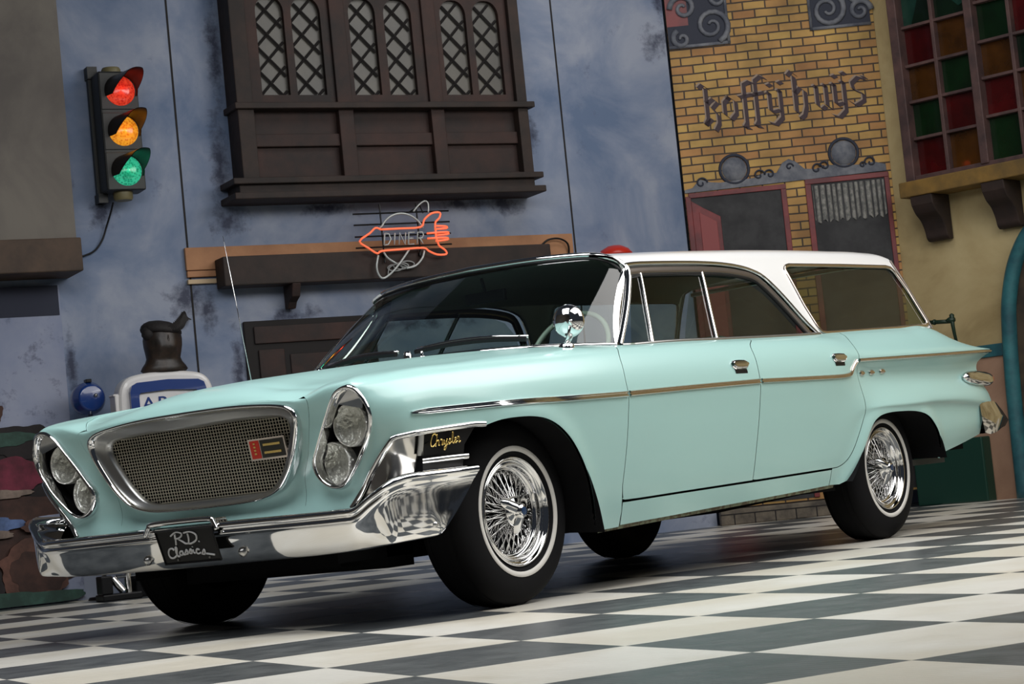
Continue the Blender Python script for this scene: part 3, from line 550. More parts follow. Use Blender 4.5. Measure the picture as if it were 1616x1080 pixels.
def nib(dx, dz, d0, w):
    mb = MB(); v = np.array([math.cos(-.75), math.sin(-.75)])*w
    for x0, sts in BL:
        for st in sts:
            p = [np.array((x0+dx+x*1.0, 2.975+dz+.012*x0+z)) for x, z in st]
            for a, b in zip(p[:-1], p[1:]):
                if abs(np.cross(b-a, v)) < 1e-5: b = b+np.array([.002, .002])
                mb.prism([tuple(a-v), tuple(b-v), tuple(b+v), tuple(a+v)], d0, -.03)
    return mb
nib(-.008, .008, -.033, .021).build('lettering_edge', mat('lettering_pale_edge', srgb(150, 132, 118), .7), mu)
nib(0, 0, -.037, .018).build('lettering', mat('lettering_plum', srgb(48, 26, 36), .6), mu)
pl_ = empty('brick_step', MURAL, (.45, -.2, 0), label='low grey brick step at the foot of the shopfront, seen under the car', cat='step')
MB().box(.0, 1.25, -.14, 0, 0, .115).build('step', mat('step_brick', srgb(116, 106, 92), .8, noise=(8, srgb(70, 64, 58), .35, .65)), pl_, bevel=.01)
mb = MB()
for k in range(9): mb.box(.10+.15*k-.004, .10+.15*k+.004, -.143, -.139, .0, .075)
mb.box(0, 1.25, -.143, -.139, .075, .082); mb.build('joint', BLACKW, pl_)

# ---- stained glass window on the right wall (window_2)
WOODP = mat('pink_brown_frame_wood', srgb(94, 68, 64), .6, noise=(6, srgb(62, 46, 46), .35, .65), bump=(18, .3, .008)); OCHRE = mat('ochre_sill_wood', srgb(136, 104, 48), .6, noise=(5, srgb(96, 76, 40), .35, .65), bump=(12, .3, .01))
w2 = empty('window_2', RIGHT, (1.0, 0, 2.24), kind='structure')
MB().box(.245, 2.3, -.04, 0, 2.3, 4.6).build('backing', BLACKW, w2)
MB().box(.25, .325, -.16, 0, 2.34, 4.6).box(.25, 2.3, -.14, -.04, 2.335, 2.385).build('outer_frame', WOODP, w2, bevel=.006)
MB().box(.865, .93, -.15, -.04, 2.37, 4.6).build('mullion', WOODP, w2, bevel=.006); MB().box(1.47, 1.535, -.15, -.04, 2.37, 4.6).build('mullion', WOODP, w2, bevel=.006)
for x in (.587, 1.20): MB().box(x-.014, x+.014, -.125, -.04, 2.38, 4.6).build('glazing_bar', WOODP, w2, bevel=.004)
for x0, x1, zz in ((.325, .865, (2.655, 2.925, 3.190, 3.475)), (.93, 1.47, (2.70, 2.975, 3.235, 3.52))):
    for z in zz: MB().box(x0, x1, -.12, -.04, z-.011, z+.011).build('glazing_bar', WOODP, w2, bevel=.004)
gc = {'r': srgb(76, 5, 7), 'g': srgb(7, 40, 14), 'o': srgb(80, 46, 8), 't': srgb(30, 70, 58), 'd': srgb(12, 36, 20)}
gm = {k: mat('stained_glass_'+k, v, .22, 0, .3, noise=(3, tuple(x*.4 for x in v[:3])+(1,), .35, .65)) for k, v in gc.items()}
def panes(x0, x1, zs, cols):
    for (a, b), c in zip(zip(zs[:-1], zs[1:]), cols): MB().box(x0, x1, -.07, -.06, a, b).build('stained_pane', gm[c], w2)
zl = (2.385, 2.655, 2.925, 3.19, 3.475, 4.1); zr = (2.385, 2.70, 2.975, 3.235, 3.52, 4.1)
panes(.325, .587, zl, 'rgort'); panes(.587, .865, zl, 'orgog'); panes(.93, 1.20, zr, 'grogr'); panes(1.20, 1.47, zr, 'dodrg'); panes(1.535, 1.8, zr, 'rgorg')
MB().prism([(.40, 3.49), (.865, 3.49), (.865, 4.05), (.52, 4.05), (.50, 3.75)], -.085, -.07).build('painted_leaf', gm['d'], w2)
MB().prism([(.72, 3.62), (.80, 3.54), (.865, 3.56), (.865, 4.05), (.70, 4.05)], -.09, -.07).build('painted_leaf', gm['t'], w2)
MB().box(.245, 2.3, -.26, 0, 2.225, 2.338).build('sill', OCHRE, w2, bevel=.008)
for i, (x0, x1, lab) in enumerate(((.32, .56, 'dark brown bracket under the stained glass window, the one nearer the shopfront'), (.90, 1.14, 'dark brown bracket under the stained glass window, cut by the right edge of the picture'))):
    L = smooth_line([(-.24, 2.16), (-.20, 2.10), (-.14, 2.05), (-.10, 1.98), (-.085, 1.925), (-.06, 1.90)], 4)
    tb(MB().prism([(-.01, 2.224), (-.25, 2.224)]+[tuple(p) for p in L]+[(-.01, 1.90)], x0, x1-.06, 'yz'), 'sill_bracket', DWOOD, lab, 'bracket', RIGHT, 'brackets under the stained glass window', bevel=.006)
# ---- teal arched doorway
TEAL = mat('teal_paint', srgb(50, 116, 122), .55, 0, .2, noise=(4, srgb(28, 78, 88), .35, .62))
d1 = empty('door_1', RIGHT, (1.45, 0, 0), kind='structure')
cpt = [(.835, 0), (.84, .5), (.848, .84), (.868, 1.18), (.90, 1.42), (.99, 1.68), (1.15, 1.88), (1.38, 1.96), (1.62, 1.90), (1.80, 1.68), (1.90, 1.38), (1.92, .8), (1.92, 0)]
q = smooth_line(cpt, 6); MB().tube([(p[0], -.03, p[1]) for p in q], .055, 14).build('arch', TEAL, d1, smooth=True)
MB().prism([(p[0], p[1]) for p in q], -.012, 0).build('door_leaf', mat('dark_door', srgb(70, 58, 44), .7, noise=(5, srgb(44, 38, 32), .4, .6)), d1)
MB().box(-.0, .80, -.02, 0, 0, 1.02).build('trim_4', PINKB, frame=RIGHT, origin=(.4, -.02, 0), kind='structure')
MB().box(-.0, .80, -.035, 0, 1.015, 1.105).build('trim_5', TEAL, frame=RIGHT, origin=(.4, -.035, 1.015), kind='structure', bevel=.006)
tb(MB().box(.03, .612, -.14, -.022, 0, .46), 'green_plinth', mat('bottle_green_paint', (.003, .035, .022, 1), .4), 'dark bottle green plinth on the floor behind the rear wheel', 'plinth', RIGHT, bevel=.01)
IR = mat('dark_green_iron', (.008, .028, .014, 1), .4)
tb(MB().tube([(.38, -.30, 1.305), (.58, -.30, 1.290)], .015, 8).tube([(.583, -.30, 1.345), (.583, -.30, 1.335), (.583, -.30, 1.26), (.588, -.30, 1.20), (.57, -.25, 1.12), (.57, -.02, 1.08)], [.006, .018, .014, .012, .012, .012], 8).tube([(.53, -.30, 1.294), (.56, -.30, 1.30), (.60, -.30, 1.30)], [.012, .022, .018], 8).tube([(.38, -.30, 1.33), (.38, -.30, 1.285)], .012, 8).tube([(.43, -.30, 1.302), (.445, -.30, 1.301)], .020, 8),
   'iron_bracket', IR, 'dark green iron bracket with a knobbed arm behind the rear deck of the car', 'bracket', RIGHT, smooth=True)
# ================================================================ CAR
class Surf:
    def __init__(s, G, sk, tk, disp=None, flip=1):
        s.flip = flip; s.G = np.array(G, float); s.sk = np.array(sk, float); s.tk = np.array(tk, float); s.disp = disp
        s.Ds, s.Dt = s.dm(s.sk), s.dm(s.tk)
        a = np.linspace(s.sk[0], s.sk[-1], 420); b = np.linspace(s.tk[0], s.tk[-1], 150)
        A, B = np.meshgrid(a, b, indexing='ij'); s.ta, s.tb = A.ravel(), B.ravel(); s.tab = s.ev(s.ta, s.tb)
    @staticmethod
    def dm(K):
        n = len(K); D = np.zeros((n, n))
        for i in range(n):
            if i == 0: h = K[1]-K[0]; D[0, 0], D[0, 1] = -1/h, 1/h
            elif i == n-1: h = K[-1]-K[-2]; D[i, i-1], D[i, i] = -1/h, 1/h
            else:
                h0, h1 = K[i]-K[i-1], K[i+1]-K[i]
                D[i, i+1] += h0/h1/(h0+h1); D[i, i] += (h1/h0-h0/h1)/(h0+h1); D[i, i-1] -= h1/h0/(h0+h1)
        return D
    @staticmethod
    def wt(K, D, x):
        x = np.clip(x, K[0], K[-1]); i = np.clip(np.searchsorted(K, x, side='right')-1, 0, len(K)-2)
        h = K[i+1]-K[i]; u = (x-K[i])/h; Wt = np.zeros((len(x), len(K))); r = np.arange(len(x))
        Wt[r, i] += 2*u**3-3*u**2+1; Wt[r, i+1] += -2*u**3+3*u**2
        return Wt+((u**3-2*u**2+u)*h)[:, None]*D[i]+((u**3-u**2)*h)[:, None]*D[i+1]
    def ev(s, a, b):
        a = np.atleast_1d(np.asarray(a, float)); b = np.atleast_1d(np.asarray(b, float))
        P = np.einsum('ni,nj,ijk->nk', s.wt(s.sk, s.Ds, a), s.wt(s.tk, s.Dt, b), s.G, optimize=True)
        return s.disp(P) if s.disp else P
    def nrm(s, a, b, e=.004):
        a = np.clip(a, s.sk[0]+e, s.sk[-1]-e); b = np.clip(b, s.tk[0]+e, s.tk[-1]-e)
        N = np.cross(s.ev(a+e, b)-s.ev(a-e, b), s.ev(a, b+e)-s.ev(a, b-e))
        return s.flip*N/np.maximum(np.linalg.norm(N, axis=1), 1e-12)[:, None]
    def inv(s, Q, ax, smin=None, smax=None, tmin=None, tmax=None):
        Q = np.atleast_2d(np.array(Q, float)); lo = s.sk[0] if smin is None else smin; hi = s.sk[-1] if smax is None else smax
        tlo = s.tk[0] if tmin is None else tmin; thi = s.tk[-1] if tmax is None else tmax
        m = (s.ta >= lo) & (s.ta <= hi) & (s.tb >= tlo) & (s.tb <= thi); T = s.tab[m][:, ax]; A = s.ta[m]; B = s.tb[m]; out = []
        for q in Q:
            k = np.argmin(((T-q)**2).sum(1)); a, b = A[k], B[k]
            for _ in range(5):
                p = s.ev([a, a+1e-4, a], [b, b, b+1e-4])[:, ax]; J = np.stack([(p[1]-p[0])/1e-4, (p[2]-p[0])/1e-4], 1)
                d = np.linalg.lstsq(J+1e-9*np.eye(2), q-p[0], rcond=1e-3)[0]; d = np.clip(d, -.03, .03)
                a = min(max(a+d[0], lo), hi); b = min(max(b+d[1], tlo), thi)
            out.append((a, b))
        return np.array(out)
def inset(L, d):
    L = np.array(L, float); n = len(L)
    ar = sum(L[i][0]*L[(i+1) % n][1]-L[(i+1) % n][0]*L[i][1] for i in range(n)); sg = 1 if ar > 0 else -1
    e = np.roll(L, -1, 0)-L; e /= np.maximum(np.linalg.norm(e, axis=1), 1e-9)[:, None]; nn = np.stack([-e[:, 1], e[:, 0]], 1)*sg
    v = nn+np.roll(nn, 1, 0); v /= np.maximum((v**2).sum(1)/2, .5)[:, None]
    return L+v*d
def dedupe(L, e=.004):
    o = []
    for p in L:
        if not o or np.hypot(p[0]-o[-1][0], p[1]-o[-1][1]) > e: o.append(p)
    if np.hypot(o[0][0]-o[-1][0], o[0][1]-o[-1][1]) < e: o.pop()
    return np.array(o)
def dens(L, h=.025, closed=False):
    L = np.array(L, float); o = []
    for i in range(len(L) if closed else len(L)-1):
        a, b = L[i], L[(i+1) % len(L)]; k = max(1, int(np.ceil(np.linalg.norm(b-a)/h))); o += [a+(b-a)*j/k for j in range(k)]
    if not closed: o.append(L[-1])
    return np.array(o)
def panel(sf, L, sgns, holes=(), step=.03, gap=.002, off=0., flange=.012, mb=None):
    """a trimmed piece of the surface, for one or both sides of the car"""
    L = dedupe(L); L = inset(L, gap) if gap else L; holes = [dedupe(h) for h in holes]
    V, F = cdt([tuple(p) for p in L], [[tuple(p) for p in h] for h in holes], step)
    P = sf.ev(V[:, 0], V[:, 1]); N = sf.nrm(V[:, 0], V[:, 1]); P = P+N*off
    mb = mb or MB(); mb.n = mb.n or []
    for sg in sgns:
        k = np.array([1, sg, 1]); mb.add(P*k, F if sg*sf.flip > 0 else [f[::-1] for f in F]); mb.n += [tuple(x) for x in N*k]
        if flange:
            for H in [L]+list(holes):
                p = sf.ev(H[:, 0], H[:, 1]); n = sf.nrm(H[:, 0], H[:, 1]); p = p+n*off; q = p-n*flange; m = len(H)
                t = np.roll(p, -1, 0)-np.roll(p, 1, 0); c = np.cross(t, n); c /= np.maximum(np.linalg.norm(c, axis=1), 1e-9)[:, None]
                mb.add(np.vstack([p, q])*k, [(i, i+m, (i+1) % m+m, (i+1) % m) for i in range(m)]); mb.n += [tuple(x) for x in np.vstack([c, c])*k]
    return mb
def ribbon(P, N, w, h, mb=None, sides=(1,), prof=None, closed=False):
    """a moulding swept along points P lying on a surface with normals N; w half width, h height"""
    P = np.array(P, float); N = np.array(N, float); m = len(P)
    T = (np.roll(P, -1, 0)-np.roll(P, 1, 0)) if closed else np.gradient(P, axis=0)
    T /= np.maximum(np.linalg.norm(T, axis=1), 1e-9)[:, None]; B = np.cross(N, T); B /= np.maximum(np.linalg.norm(B, axis=1), 1e-9)[:, None]
    ws = np.broadcast_to(np.asarray(w, float), (m,)); hs = np.broadcast_to(np.asarray(h, float), (m,))
    prof = prof or [(-1, -.3), (-1, .25), (-.75, .8), (-.3, 1), (.3, 1), (.75, .8), (1, .25), (1, -.3)]
    A = np.stack([P+B*(ws*a)[:, None]+N*(hs*b)[:, None] for a, b in prof], 1); mb = mb or MB()
    for sg in sides: mb.grid(A*np.array([1, sg, 1]), closed_u=closed)
    return mb

# ---- body control net (x, half width, z); columns run from the nose round the corner to the tail
def off(c, dx): return [(x+dx, w, z) for x, w, z in c]
C0 = [(-.792, 0, .838), (-.795, 0, .83), (-.79, 0, .808), (-.777, 0, .76), (-.76, 0, .69), (-.743, 0, .62), (-.725, 0, .54), (-.705, 0, .47), (-.73, 0, .41)]
C1 = [(x, .2 if i < 4 else .19, z) for i, (x, w, z) in enumerate(C0)]
C2 = [(-.790, .40, .830), (-.793, .40, .822), (-.788, .40, .80), (-.775, .40, .755), (-.757, .385, .69), (-.738, .365, .62), (-.722, .345, .54), (-.704, .33, .47), (-.73, .33, .41)]
C3 = [(-.778, .545, .818), (-.785, .56, .81), (-.782, .565, .79), (-.768, .555, .75), (-.745, .53, .69), (-.722, .50, .62), (-.708, .46, .55), (-.70, .45, .48), (-.725, .45, .41)]
C4 = [(-.72, .61, .856), (-.775, .66, .844), (-.788, .68, .825), (-.775, .665, .765), (-.752, .62, .69), (-.738, .58, .62), (-.728, .56, .55), (-.718, .56, .48), (-.735, .56, .41)]
C5 = [(-.645, .655, .876), (-.745, .735, .862), (-.788, .765, .842), (-.778, .76, .775), (-.76, .73, .70), (-.747, .69, .62), (-.738, .655, .55), (-.722, .64, .48), (-.73, .635, .41)]
C6 = [(-.58, .675, .888), (-.70, .775, .873), (-.768, .825, .845), (-.772, .855, .79), (-.76, .865, .71), (-.745, .83, .62), (-.73, .785, .54), (-.712, .76, .47), (-.72, .755, .40)]
C7 = [(-.50, .69, .898), (-.60, .79, .884), (-.685, .865, .858), (-.705, .912, .79), (-.70, .925, .71), (-.69, .905, .63), (-.675, .87, .54), (-.66, .845, .47), (-.66, .84, .40)]
C8 = [(-.40, .70, .909), (-.47, .80, .896), (-.52, .885, .878), (-.54, .942, .81), (-.54, .96, .73), (-.54, .955, .66), (-.53, .935, .52), (-.52, .91, .42), (-.52, .90, .32)]
SIDE = {
 -.30: [(.70, .920), (.80, .907), (.898, .892), (.958, .825), (.985, .735), (.983, .66), (.965, .50), (.95, .38), (.93, .26)],
 0.0: [(.70, .947), (.80, .934), (.902, .912), (.965, .845), (.996, .745), (.990, .66), (.97, .50), (.95, .37), (.93, .245)],
 .35: [(.70, .970), (.80, .956), (.905, .930), (.97, .86), (1.003, .757), (.995, .66), (.972, .50), (.952, .37), (.925, .235)],
 .60: [(.74, .972), (.83, .963), (.914, .937), (.973, .87), (1.006, .763), (.998, .66), (.975, .50), (.953, .37), (.925, .24)],
 .76: [(.775, .968), (.845, .963), (.918, .941), (.975, .875), (1.007, .767), (1.0, .665), (.977, .505), (.955, .37), (.927, .245)],
 .95: [(.815, .967), (.862, .963), (.922, .944), (.977, .88), (1.008, .77), (1.0, .67), (.98, .51), (.957, .375), (.93, .25)],
 1.2: [(.838, .976), (.875, .970), (.926, .950), (.979, .885), (1.009, .777), (1.0, .67), (.98, .515), (.958, .38), (.93, .258)],
 1.7: [(.842, .987), (.880, .981), (.930, .960), (.981, .895), (1.010, .787), (1.0, .675), (.98, .52), (.958, .39), (.93, .272)],
 2.2: [(.842, .999), (.880, .992), (.932, .970), (.982, .905), (1.008, .80), (.998, .68), (.98, .53), (.96, .40), (.93, .288)],
 2.50: [(.835, 1.008), (.876, .999), (.932, .972), (.982, .908), (.998, .808), (.992, .677), (.982, .55), (.963, .42), (.93, .30)],
 2.72: [(.822, 1.020), (.872, 1.003), (.935, .958), (.988, .888), (.962, .805), (.992, .672), (.984, .60), (.965, .45), (.93, .32)],
 3.10: [(.812, 1.037), (.868, 1.012), (.930, .958), (.988, .892), (.946, .80), (.995, .676), (.982, .61), (.97, .47), (.93, .33)],
 3.50: [(.806, 1.050), (.862, 1.022), (.925, .965), (.983, .902), (.935, .80), (.991, .680), (.974, .62), (.965, .49), (.925, .36)],
 3.85: [(.795, 1.058), (.850, 1.032), (.910, .975), (.967, .909), (.915, .80), (.975, .680), (.958, .61), (.95, .50), (.91, .39)],
 4.08: [(.765, 1.000), (.825, .988), (.892, .960), (.947, .915), (.893, .81), (.955, .676), (.942, .60), (.93, .51), (.89, .42)],
 4.28: [(.74, .955), (.80, .950), (.870, .942), (.924, .919), (.872, .835), (.918, .668), (.922, .60), (.90, .52), (.87, .45)],
 4.46: [(.71, .932), (.77, .930), (.850, .928), (.895, .922), (.84, .85), (.87, .665), (.88, .60), (.86, .53), (.84, .47)]}
NET = [C0, C1, C2, C3, C4, C5, C6, C7, C8]+[[(x, w, z) for w, z in SIDE[x]] for x in sorted(SIDE)]
_r = np.array([c[4] for c in NET]); SK = np.r_[0, np.cumsum(np.linalg.norm(np.diff(_r, axis=0), axis=1))]
TK = [0, .07, .15, .235, .345, .45, .61, .74, .87]
S7, S8, S9 = SK[7], SK[8], SK[9]
FARCH = smooth_line([(-.396, .52), (-.385, .60), (-.33, .648), (-.25, .672), (-.163, .683), (-.04, .684), (.06, .670), (.15, .632), (.235, .566), (.315, .465), (.365, .345), (.39, .225)], 6)
RARCH = smooth_line([(2.47, .30), (2.53, .348), (2.61, .437), (2.70, .545), (2.77, .588), (2.86, .606), (3.00, .612), (3.20, .607), (3.34, .582), (3.43, .525), (3.50, .445), (3.53, .36)], 6)
def disp(P):
    P = P.copy(); x, z = P[:, 0], P[:, 2]; Q = np.stack([x, z], 1)
    m = (x > -.30)
    g = np.clip((x+.30)/.25, 0, 1)
    near = m & (x < .6) & (z < .85)
    if near.any(): d = distpoly(Q[near], FARCH, False); P[near, 1] += .016*np.exp(-(d/.05)**2)*g[near]
    near = (x > 2.3) & (x < 3.75) & (z < .8)
    if near.any(): d = distpoly(Q[near], RARCH, False); P[near, 1] += .020*np.exp(-(d/.055)**2)
    return P
BODY = Surf(NET, SK, TK, disp)
side = lambda pts, **k: BODY.inv(pts, [0, 2], smin=k.pop('smin', S8), **k)
front = lambda pts, **k: BODY.inv(pts, [1, 2], smax=k.pop('smax', S8), **k)
sx = lambda x: float(side([(x, .74)])[0][0]) if x < -.30 else float(np.interp(x, sorted(SIDE), SK[9:]))
def topline(x0, x1, h=.03):
    n = max(2, int(abs(x1-x0)/h)); return np.array([(sx(x), 0.) for x in np.linspace(x0, x1, n)])

car = empty('station_wagon', WORLD, (1.85, 0, 0), label='mint green station wagon with white roof and wire wheels parked on the checkered floor', cat='car')
def part(mb, name, m, parent=None, **k):
    if parent is None or not parent.name.startswith('wheel'):        # the body sits a little low on its far springs
        if not getattr(mb, 'leant', 0): mb.v = [(x, y, z-.0065*(y+.95)) for x, y, z in mb.v]; mb.leant = 1
    return mb.build(name, m, parent or car, **k)
BOTH = (-1, 1)
def lr(P, N=None):   # mirror a half curve that starts on the centre line into one whole curve
    P = np.array(P, float); k = np.array([1, -1, 1]); Q = np.vstack([P[:0:-1]*k, P])
    return Q if N is None else (Q, np.vstack([np.array(N)[:0:-1]*k, N]))
def pair(P, N, w, h, name, m, **k):
    for sg in BOTH: part(ribbon(P, N, w, h, sides=(sg,), closed=k.get('closed', False)), name, m, smooth=True)
# -- headlight opening (half width, z)
BEZ = smooth_line([(.787, .838), (.748, .828), (.714, .803), (.674, .752), (.630, .688), (.590, .628), (.567, .590), (.567, .553), (.585, .521), (.620, .497), (.661, .490), (.700, .501),
                   (.745, .543), (.783, .583), (.813, .623), (.843, .673), (.859, .718), (.856, .760), (.838, .800), (.817, .827)], 3, True)
bez_st = front(BEZ, tmin=.06)
# -- grille outline
GOUT = smooth_line([(.0, .832), (.20, .830), (.35, .822), (.47, .808), (.522, .790), (.538, .762), (.531, .72), (.510, .67), (.475, .607), (.432, .553), (.38, .510), (.30, .485), (.2, .476), (.0, .473)], 5)
GIN = smooth_line([(.0, .772), (.2, .775), (.33, .772), (.415, .767), (.452, .757), (.464, .735), (.455, .70), (.43, .65), (.392, .587), (.34, .535), (.28, .514), (.17, .511), (.0, .510)], 5)

# -- fascia: centre piece, with the grille opening cut out of its top
s3, s2 = SK[3], SK[2]
gh = front(dens(GOUT*np.array([.975, 1]), .02), smax=SK[5])
gh[:, 1] = np.clip(gh[:, 1], .02, .84)
sB = float(front([(.46, .46)])[0][0])
fasc = np.vstack([[(SK[0]+.0, gh[-1][1])], gh[::-1][1:], [(SK[0], gh[0][1])], [(SK[0], 0.)], dens([(SK[0], 0), (s3, 0)], .03)[1:], [(s3+.02, .07)],
                  dens([(s3+.02, .07), (s3+.02, .87)], .03)[1:], dens([(s3+.02, .87), (SK[0], .87)], .03)[1:]])
part(panel(BODY, fasc, BOTH, step=.02, gap=0, flange=0).weld(), 'front_panel', MINT)
# -- front fenders
low_front = front(dens([(.46, .415), (.60, .415), (.705, .42), (.726, .446), (.80, .535), (.86, .602), (.898, .645)], .02))
low_side = side(dens([(-.64, .653), (-.50, .662), (-.36, .670)], .02), smin=S7)
ia = [i for i, p in enumerate(FARCH) if p[0] > -.30 and p[1] > .4][0]
arch_st = side(dens(FARCH[ia:], .02))
cutF = [(.735, .955), (.665, .905), (.622, .82), (.616, .74), (.612, .66), (.60, .52), (.582, .40)]
cutF_s = side(dens(smooth_line(cutF, 4), .025))
tf = [(sx(.80), 0.), (sx(.78), .03)]
fend = np.vstack([dens([(s3+.02, .80), (s3+.02, 0.)], .02)[:-1], [(s3+.02, 0.)], dens([(s3+.02, 0), (sx(.80), 0.)], .03)[1:], [tf[1]], cutF_s,
                  side(dens([(.582, .40), (.587, .30), (.575, .238)], .025)), [(sx(.40), .87)], arch_st[::-1], low_side[::-1], low_front[::-1]])
for sg in BOTH:
    part(panel(BODY, fend, (sg,), holes=[bez_st], step=.022, gap=.0012), 'front_fender', MINT)
# -- doors
def dl(pts, h=.025): return side(dens(smooth_line(pts, 4), h))
botF = [(.582, .40), (.590, .352), (.622, .341), (1.0, .348), (1.605, .360)]
cutB = [(1.80, .975), (1.715, .94), (1.672, .85), (1.660, .76), (1.650, .66), (1.625, .50), (1.606, .363)]
cutC = [(2.76, .999), (2.70, .95), (2.668, .87), (2.668, .76), (2.670, .68), (2.662, .615)]
archoff = [(2.662, .615), (2.60, .53), (2.53, .445), (2.47, .40), (2.40, .378), (2.34, .375)]
door1 = np.vstack([[tf[0], tf[1]], dl(cutF), side(dens(smooth_line(botF, 3), .025))[1:], dl(cutB)[::-1], [(sx(1.84), .02)], topline(1.84, .80)])
door2 = np.vstack([[(sx(1.84), 0.), (sx(1.84), .02)], dl(cutB), side(dens([(1.606, .360), (2.34, .375)], .03))[1:], dl(archoff)[::-1], dl(cutC)[::-1], [(sx(2.80), .02)], topline(2.80, 1.84)])
doors = []
for sg in BOTH:
    doors.append((sg, part(panel(BODY, door1, (sg,), step=.03), 'door', MINT), part(panel(BODY, door2, (sg,), step=.03), 'door', MINT)))
# -- rocker panels
rock = np.vstack([side(dens([(.590, .335), (.622, .335), (1.0, .343), (1.605, .354), (2.34, .369)], .03)), side(dens([(2.34, .369), (2.335, .31), (2.33, .296)], .03))[1:], [(sx(2.33), .865)],
                  dens([(sx(2.33), .865), (sx(.583), .865)], .04)[1:]])
# -- rear quarter panels
ra = dens(RARCH, .02)
rs = side(ra)
rear_edge = [(4.445, .93), (4.44, .905), (4.37, .885), (4.295, .855), (4.272, .82), (4.275, .74), (4.30, .712), (4.33, .69), (4.348, .648), (4.33, .638), (4.10, .630), (4.12, .55), (4.152, .475)]
low_q = [(4.148, .468), (3.85, .425), (3.535, .38)]
quar = np.vstack([[(sx(2.80), 0), (sx(2.80), .02)], dl(cutC), dl(archoff)[1:], side(dens([(2.34, .372), (2.335, .31), (2.335, .298)], .03))[1:], side([(2.42, .296)]), rs[(ra[:, 0] > 2.48)],
                  side(dens(low_q[::-1], .03)), side(dens(rear_edge[::-1], .02)), topline(4.445, 2.80)])
for sg in BOTH:
    part(panel(BODY, rock, (sg,), step=.03), 'rocker_panel', MINT)
    part(panel(BODY, quar, (sg,), step=.026), 'quarter_panel', MINT)
# -- dark inner shell, wheel housings, floor pan
for sg in BOTH:
    for x0, x1, n, t1, m in ((.44, 2.40, 60, .86, 30), (2.40, 4.25, 60, .44, 16), (-.30, .44, 30, .42, 12)):
        A = BODY.ev(*[q.ravel() for q in np.meshgrid(np.linspace(sx(x0), sx(x1), n), np.linspace(.02, t1, m), indexing='ij')]).reshape(n, m, 3)-np.array([0, .016, .004])
        part(MB().grid(A*np.array([1, sg, 1])), 'inner_body', MATTE, fixn=False)
    for arch, x0, x1, zb in ((FARCH, -.62, .40, .23), (RARCH, 2.46, 3.55, .30)):
        q = arch if arch is RARCH else np.vstack([[(-.62, .42), (-.60, .60), (-.40, .685)], FARCH[FARCH[:, 0] > -.25]])
        m = len(q); mb = MB(); Lo = [(x, sg*(.984 if x > -.2 else .935), z+.005) for x, z in q]; Li = [(x, sg*.52, z+.03) for x, z in q]
        v = Lo+Li+[(x0, sg*.52, zb), (x1, sg*.52, zb)]
        mb.add(v, [(i, i+1, m+i+1, m+i) for i in range(m-1)]+[tuple([2*m]+list(range(m, 2*m))+[2*m+1])]); part(mb, 'wheel_housing', MATTE, fixn=False)
mb = MB(); mb.box(-.62, .45, -.52, .52, .27, .72).box(.45, 2.45, -.90, .90, .27, .345).box(2.45, 3.55, -.5, .5, .30, .60).box(3.55, 4.15, -.80, .80, .40, .62)
mb.box(-.45, .42, -.38, .38, .21, .29).tube([(.5, -.3, .25), (2.3, -.35, .25), (3.4, -.4, .3)], .03, 8).tube([(-.1, -.7, .3), (-.1, .7, .3)], .035, 8).tube([(3.1, -.7, .34), (3.1, .7, .34)], .045, 8)
mb.box(-.35, -.2, -.52, .52, .19, .27)
part(mb, 'chassis', MATTE)
# -- sill seam dirt line under the doors
FL = mat('sill_flange_worn', (.22, .25, .16, 1), .7, noise=(30, (.12, .09, .05, 1), .45, .55))
for sg in BOTH:
    A = [[(x, sg*(.915-dy), .238+.0295*(x-.4)+dz) for dy, dz in ((-.01, .012), (0, -.012), (.05, -.012))] for x in np.linspace(.44, 2.40, 30)]
    part(MB().grid(A), 'sill_flange', FL)
# -- hood and cowl (Coons patch inside the fender edges)
ce = dens([(SK[0], 0), (s3+.02, 0)], .01); fe = BODY.ev(ce[:, 0], ce[:, 1])
se = dens([(s3+.02, 0), (sx(.46), 0)], .01); sd = BODY.ev(se[:, 0], se[:, 1])
cen = smooth_line([(-.792, 0, .838), (-.775, 0, .866), (-.735, 0, .890), (-.66, 0, .915), (-.5, 0, .938), (-.25, 0, .961), (0, 0, .979), (.25, 0, .995), (.40, 0, 1.005)], 8)
cow = smooth_line([(.40, 0, 1.0), (.42, .25, .998), (.445, .5, .990), (.46, .64, .980), tuple(sd[-1])], 6)
nu, nv = 90, 50
fe = resample(fe, nv); sd = resample(sd, nu); cen = resample(cen, nu); cow = resample(cow, nv)
U, Vv = np.linspace(0, 1, nu)[:, None, None], np.linspace(0, 1, nv)[None, :, None]
H = (1-Vv)*cen[:, None]+Vv*sd[:, None]+(1-U)*fe[None]+U*cow[None]-((1-U)*(1-Vv)*cen[0]+(1-U)*Vv*fe[-1]+U*(1-Vv)*cen[-1]+U*Vv*cow[-1])
u_, v_ = np.linspace(0, 1, nu)[:, None], np.linspace(0, 1, nv)[None, :]
H[:, :, 2] += .003*np.sin(PI*np.clip(v_, 0, 1))*np.clip(u_*6, 0, 1)*np.clip((1-u_)*5, 0, 1)
H[:, :, 2] -= .027*np.exp(-((np.abs(H[:, :, 1])-.45)/.17)**2)*np.clip(u_*9, 0, 1)*np.clip((.60-u_)*3, 0, 1)
H[:, -1, 1] -= .002
full = np.concatenate([H[:, ::-1]*np.array([1, -1, 1]), H[:, 1:]], 1)
part(MB().grid(full), 'hood', MINT, smooth=True)
